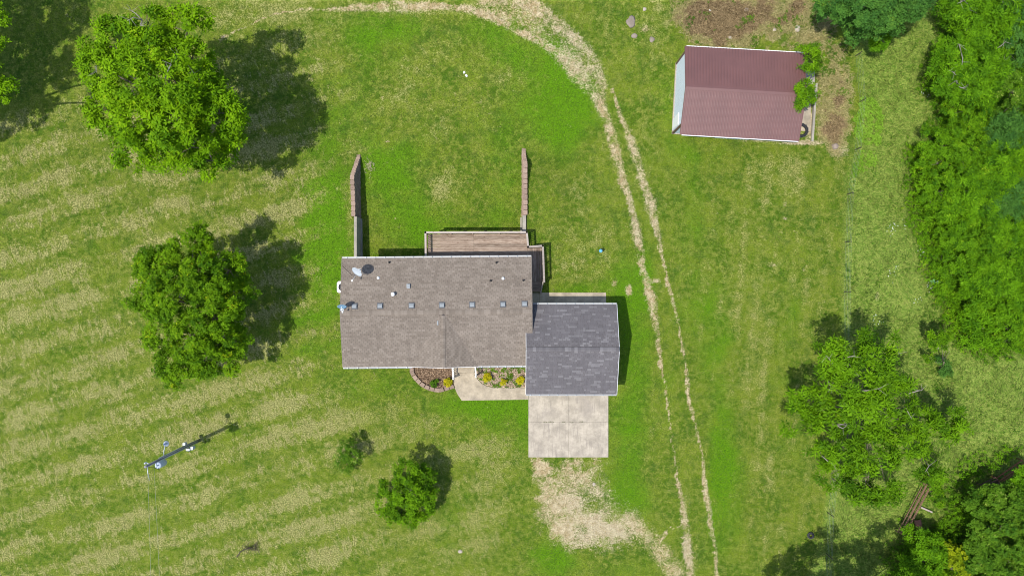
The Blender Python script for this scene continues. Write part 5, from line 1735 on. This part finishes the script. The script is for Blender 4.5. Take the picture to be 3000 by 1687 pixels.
def grass_mat():
    m = N('grass_blades')
    c = m.attr('col', 'Color')
    m.out(c, .7, 0, .2)
    tb = m.new('ShaderNodeBsdfTranslucent'); m.l.new(c, tb.inputs[0])
    mx = m.new('ShaderNodeMixShader'); mx.inputs[0].default_value = .2
    m.l.new(m.b.outputs[0], mx.inputs[1]); m.l.new(tb.outputs[0], mx.inputs[2])
    o_ = [n for n in m.n if n.type == 'OUTPUT_MATERIAL'][0]
    m.l.new(mx.outputs[0], o_.inputs[0])
    return m.m


M_BLADE = grass_mat()


def blades(name, label, n_, sel, length, width, lean, cols, flow=None, nb=3, seed=0, zoff=0.0, box=(-41.5, 41.5, -23.5, 23.5)):
    rg = np.random.default_rng(seed)
    x_ = rg.uniform(box[0], box[1], n_); y_ = rg.uniform(box[2], box[3], n_); z_ = terrain(x_, y_)
    mk_ = masks(x_, y_, z_)
    cov = covered(mk_['u'], mk_['v'])
    k_ = sel(mk_, rg.random(n_)) & ~cov
    x_, y_, z_ = x_[k_], y_[k_], z_[k_]
    mk_ = {a_: b_[k_] for a_, b_ in mk_.items()}
    n_ = len(x_)
    base = np.stack([x_, y_, z_], 1)[:, None, :] + np.concatenate([rg.normal(0, length * .25, (n_, nb, 2)), np.zeros((n_, nb, 1))], 2)
    if flow is None: an = rg.uniform(0, 2 * PI, (n_, nb))
    else: an = flow(x_, y_)[:, None] + rg.normal(0, .55, (n_, nb))
    ln = length * rg.uniform(.5, 1.3, (n_, nb)); le = np.clip(lean + rg.normal(0, .2, (n_, nb)), .05, 1.5)
    hx, hz_ = np.sin(le) * ln, np.cos(le) * ln
    d_ = np.stack([np.cos(an) * hx, np.sin(an) * hx, hz_], 2)
    s_ = np.stack([-np.sin(an), np.cos(an), np.zeros_like(an)], 2) * (width * .5)
    base[..., 2] += zoff
    v_ = np.stack([base - s_, base + s_, base + d_ * .6 + s_ * .8 + np.array([0, 0, 1]) * (ln * .06)[..., None], base + d_], 2)
    m_ = n_ * nb
    col = cols(mk_, rg, n_)
    col = np.repeat(col, nb, 0) * rg.uniform(.75, 1.25, (m_, 1))
    col = np.repeat(np.concatenate([col, np.ones((m_, 1))], 1), 4, 0)
    me_ = fast_mesh(name, v_.reshape(-1, 3), np.arange(m_ * 4).reshape(m_, 4), M_BLADE, dict(col=col))
    o = bpy.data.objects.new(name, me_); link(o)
    return tag(o, label, 'grass', kind='stuff')


def stroke(u, v):
    return .75 * fbm((u * .94 - v * .34) / 15, (u * .34 + v * .94) / 55, 81, 3) + .25 * fbm(u / 7, v / 7, 83, 2)


def lerp(a_, b_, t): return np.array(a_)[None] * (1 - t[:, None]) + np.array(b_)[None] * t[:, None]


blades('meadow_grass', 'long pale lodged grass of the unmown meadow', 90000, lambda m_, r_: (m_['meadow'] > .5) & (r_ > .15 + .6 * m_['woods']) ,
       .42, .035, 1.05, lambda m_, rg, n_: lerp((.10, .19, .02), (.26, .31, .065), rg.random(n_)), flow=lambda x_, y_: 6 * fbm(x_ / 3.5, y_ / 3.5, 33) + .5, nb=3, seed=3)
blades('lawn_grass', 'short mown grass of the lawn', 150000, lambda m_, r_: (m_['meadow'] < .5) & (m_['dirt'] < .45) & (m_['brown'] < .4) & (m_['bed'] < .5),
       .10, .022, .8, lambda m_, rg, n_: lerp((.050, .110, .010), (.125, .185, .028), rg.random(n_)) * (1 - .0 * m_['dry'][:, None]), nb=2, seed=4)
blades('hay_clippings', 'dry pale clippings lying in slanted rows on the lawn', 110000, lambda m_, r_: (m_['meadow'] < .5) & (m_['dirt'] < .5) & (m_['bed'] < .5) & (r_ < (m_['dry'] - .22) * .95 * (.15 + .85 * m_['rows'])) & (stroke(m_['u'], m_['v']) > .53),
       .20, .024, 1.35, lambda m_, rg, n_: lerp((.20, .20, .055), (.40, .355, .165), rg.random(n_)), flow=lambda x_, y_: np.full_like(x_, -1.22), nb=2, seed=5, zoff=.03)
blades('brush_litter', 'brown dead brush and litter around the shed', 60000, lambda m_, r_: (m_['brown'] > .3) & (r_ < m_['brown'] + .2),
       .28, .03, 1.25, lambda m_, rg, n_: lerp((.07, .045, .018), (.38, .285, .15), rg.random(n_) ** 1.2) * (m_['brown'][:, None] > .58) + lerp((.17, .16, .05), (.40, .35, .16), rg.random(n_)) * (m_['brown'][:, None] <= .58), nb=3, seed=6, zoff=.02, box=(10, 30, 5, 24))
blades('lush_tufts', 'tufts of deeper green grass in the lawn', 60000, lambda m_, r_: (m_['meadow'] < .5) & (m_['dirt'] < .4) & (m_['bed'] < .5) & (r_ < m_['lush'] * .9 - .25),
       .13, .03, .7, lambda m_, rg, n_: lerp((.055, .15, .005), (.11, .24, .01), rg.random(n_)), nb=3, seed=7)


def groundcover(name, label, n_, sel, mat, L_, wd, nleaf, hmax, seed, box, force=False):
    rg = np.random.default_rng(seed)
    x_ = rg.uniform(box[0], box[1], n_); y_ = rg.uniform(box[2], box[3], n_); z_ = terrain(x_, y_)
    mk_ = masks(x_, y_, z_)
    k_ = sel(mk_, rg.random(n_)) & (force | ~covered(mk_['u'], mk_['v']))
    x_, y_, z_ = x_[k_], y_[k_], z_[k_]
    hh = .05 + hmax * fbm(x_ / .9, y_ / .9, seed) * rg.uniform(.4, 1.0, len(x_))
    P_ = np.stack([x_, y_, z_ + hh], 1)
    Q_ = rg.normal(0, .45, P_.shape) + np.array([0, 0, 1])
    rb = np.clip(fbm(x_ / 1.5, y_ / 1.5, seed + 2) * 1.4 - .2 + rg.normal(0, .15, len(x_)), 0, 1)
    v_, f_, a_ = leaf_quads(P_, Q_, L_, wd, nleaf, seed=seed, rbase=rb)
    me_ = fast_mesh(name, v_, f_, mat, dict(rnd=a_))
    o = bpy.data.objects.new(name, me_); link(o)
    return tag(o, label, 'undergrowth', kind='stuff')


groundcover('undergrowth', 'leafy undergrowth between the trees of the right thicket', 62000, lambda m_, r_: (r_ < m_['woods'] * .95), L_VINE, .17, .075, 6, 1.0, 41, (28, 43, -24, 24))
groundcover('undergrowth', 'scattered weeds growing in the long grass by the thicket', 26000, lambda m_, r_: (m_['meadow'] > .5) & (r_ < .25 * sst(.52, .62, fbm(m_['u'] / 40, m_['v'] / 40, 77)) + .5 * sst(60, 0, np.abs(m_['u'] - 2740)) * sst(300, 450, m_['v'])),
            L_OLIVE, .14, .05, 5, .35, 42, (26, 43, -24, 24))
WEEDP = [[(2518, 285), (2560, 290), (2580, 320), (2588, 380), (2570, 430), (2530, 425), (2505, 400), (2503, 350), (2515, 320)], [(2520, 440), (2560, 445), (2570, 480), (2540, 500), (2500, 520), (2490, 500), (2505, 470)], [(1, 1), (2, 1), (2, 2)]]
wbox = (22, 31, 7, 18)
groundcover('weed_patch', 'bright pale green broadleaf weeds right of the bare ground', 16000, lambda m_, r_: (fbm(m_['u'] / 14, m_['v'] / 14, 91) > .40) & (inpoly(m_['u'] + 12 * (vn(m_['u'] / 12, m_['v'] / 12, 2) - .5), m_['v'], WEEDP[0]) | inpoly(m_['u'], m_['v'] + 12 * (vn(m_['u'] / 12, m_['v'] / 12, 3) - .5), WEEDP[1])),
            leaf_mat('pale_weed', (.10, .21, .012), (.17, .31, .025), (.22, .36, .04)), .10, .07, 5, .3, 43, wbox)
# green weeds in the brown brush
groundcover('brush_weeds', 'small green weeds sprouting in the brown brush behind the shed', 9000, lambda m_, r_: (m_['brown'] > .25) & (fbm(m_['u'] / 26, m_['v'] / 26, 61) > .60), L_OLIVE, .12, .05, 5, .25, 44, (12, 28, 15, 24))
groundcover('bed_weeds', 'green weeds sprouting in the gravel bed', 5000, lambda m_, r_: (m_['bed'] > .5) & (m_['bedr'] > .5) & (fbm(m_['u'] / 11, m_['v'] / 11, 66) > .54), L_ASH, .06, .03, 5, .08, 45, (-3.2, 1.6, -8.2, -5.6), True)

# bark chips and stones in the beds
def chips(name, label, n_, poly, size, cols, seed, zb=.02, cat='mulch'):
    rg = np.random.default_rng(seed)
    us = np.array(poly)
    u_ = rg.uniform(us[:, 0].min(), us[:, 0].max(), n_); v_ = rg.uniform(us[:, 1].min(), us[:, 1].max(), n_)
    k_ = inpoly(u_, v_, poly); u_, v_ = u_[k_], v_[k_]; n_ = len(u_)
    x_, y_ = (u_ - 1500) * S, (843.5 - v_) * S
    z_ = zb + rg.uniform(0, .04, n_)
    N_ = rg.normal(0, .45, (n_, 3)) + np.array([0, 0, 1]); N_ /= np.linalg.norm(N_, axis=1, keepdims=True)
    A_ = np.cross(N_, rg.normal(size=(n_, 3))); A_ /= np.linalg.norm(A_, axis=1, keepdims=True); B_ = np.cross(N_, A_)
    l_ = size * rg.uniform(.5, 1.4, (n_, 1)); w_ = l_ * rg.uniform(.3, .7, (n_, 1))
    c_ = np.stack([x_, y_, z_], 1)
    v4 = np.stack([c_ - A_ * l_ - B_ * w_, c_ + A_ * l_ - B_ * w_, c_ + A_ * l_ + B_ * w_, c_ - A_ * l_ + B_ * w_], 1)
    col = lerp(cols[0], cols[1], rg.random(n_) ** 1.5)
    col = np.repeat(np.concatenate([col, np.ones((n_, 1))], 1), 4, 0)
    me_ = fast_mesh(name, v4.reshape(-1, 3), np.arange(n_ * 4).reshape(n_, 4), M_BLADE, dict(col=col))
    o = bpy.data.objects.new(name, me_); link(o)
    return tag(o, label, cat, kind='stuff')


chips('bark_mulch', 'brown bark chips in the curved bed', 5200, [(1211, 1060), (1212, 1082), (1220, 1102), (1236, 1120), (1256, 1131), (1282, 1137), (1318, 1129), (1326, 1112), (1326, 1060)], .035, ((.06, .032, .018), (.52, .37, .24)), 51)
chips('gravel_mulch', 'pale stones and chips in the bed by the garage', 5200, [(1397, 1060), (1398, 1098), (1406, 1113), (1424, 1126), (1446, 1132), (1550, 1132), (1550, 1060)], .03, ((.16, .10, .06), (.66, .55, .42)), 52)
# white wild flowers
fl = np.random.default_rng(9); fu, fv = [], []
for (cx_, cy_, n_) in ((2606, 672, 18), (2618, 790, 8), (2602, 806, 7), (2720, 838, 12), (2690, 740, 8), (2730, 250, 6), (2705, 275, 6), (2552, 930, 5), (2570, 940, 5), (2680, 880, 6), (2640, 660, 4), (2780, 340, 4)):
    fu += list(cx_ + fl.normal(0, 7, n_)); fv += list(cy_ + fl.normal(0, 9, n_))
mb = MB()
for a_, b_ in zip(fu, fv):
    p_ = G(a_, b_) + Vector((0, 0, .35)); r_ = rnd.uniform(.015, .034)
    mb.add([p_ + Vector((r_ * math.cos(k * PI / 3), r_ * math.sin(k * PI / 3), 0)) for k in range(6)] + [p_ - Vector((0, 0, .02))], [(0, 1, 2, 3, 4, 5)] + [(k, 6, (k + 1) % 6) for k in range(6)])
tag(mb.build('wild_flowers', M_PIPEW, None), 'tiny white wild flowers scattered in the meadow', 'flowers', kind='stuff')
# clippings dropped beside the left retaining wall
mb = MB(); r6 = random.Random(8)
for i in range(60):
    c_ = G(1083 + r6.gauss(0, 7), 488 + r6.gauss(0, 9)); an = r6.uniform(0, PI)
    d_ = Vector((math.cos(an), math.sin(an), r6.uniform(-.1, .3))) * r6.uniform(.05, .14)
    mb.tube([c_ + Vector((0, 0, .06)) - d_, c_ + Vector((0, 0, .09)) + d_], .012, 3)
tag(mb.build('cut_twigs', simple('pale_twig', (.50, .44, .28), .8), None), 'small heap of pale cut twigs right of the block wall', 'twigs', kind='stuff')
# weeds in the driveway joint
mb = MB()
for i in range(150):
    px = r6.choice((1597, 1612, 1618, 1650, 1675, 1703)) + r6.gauss(0, 3.5)
    c_ = W(px, 1235.5 + r6.gauss(0, .9), .06); an = r6.uniform(0, 2 * PI); l_ = r6.uniform(.02, .05)
    s_ = Vector((-math.sin(an), math.cos(an), 0)) * .012; d_ = Vector((math.cos(an) * l_, math.sin(an) * l_, .02))
    mb.add([c_ - s_, c_ + s_, c_ + d_], [(0, 1, 2)])
tag(mb.build('joint_weeds', simple('joint_weed', (.07, .09, .02), .9), None), 'weeds growing in the cross joint of the driveway', 'weeds', kind='stuff')
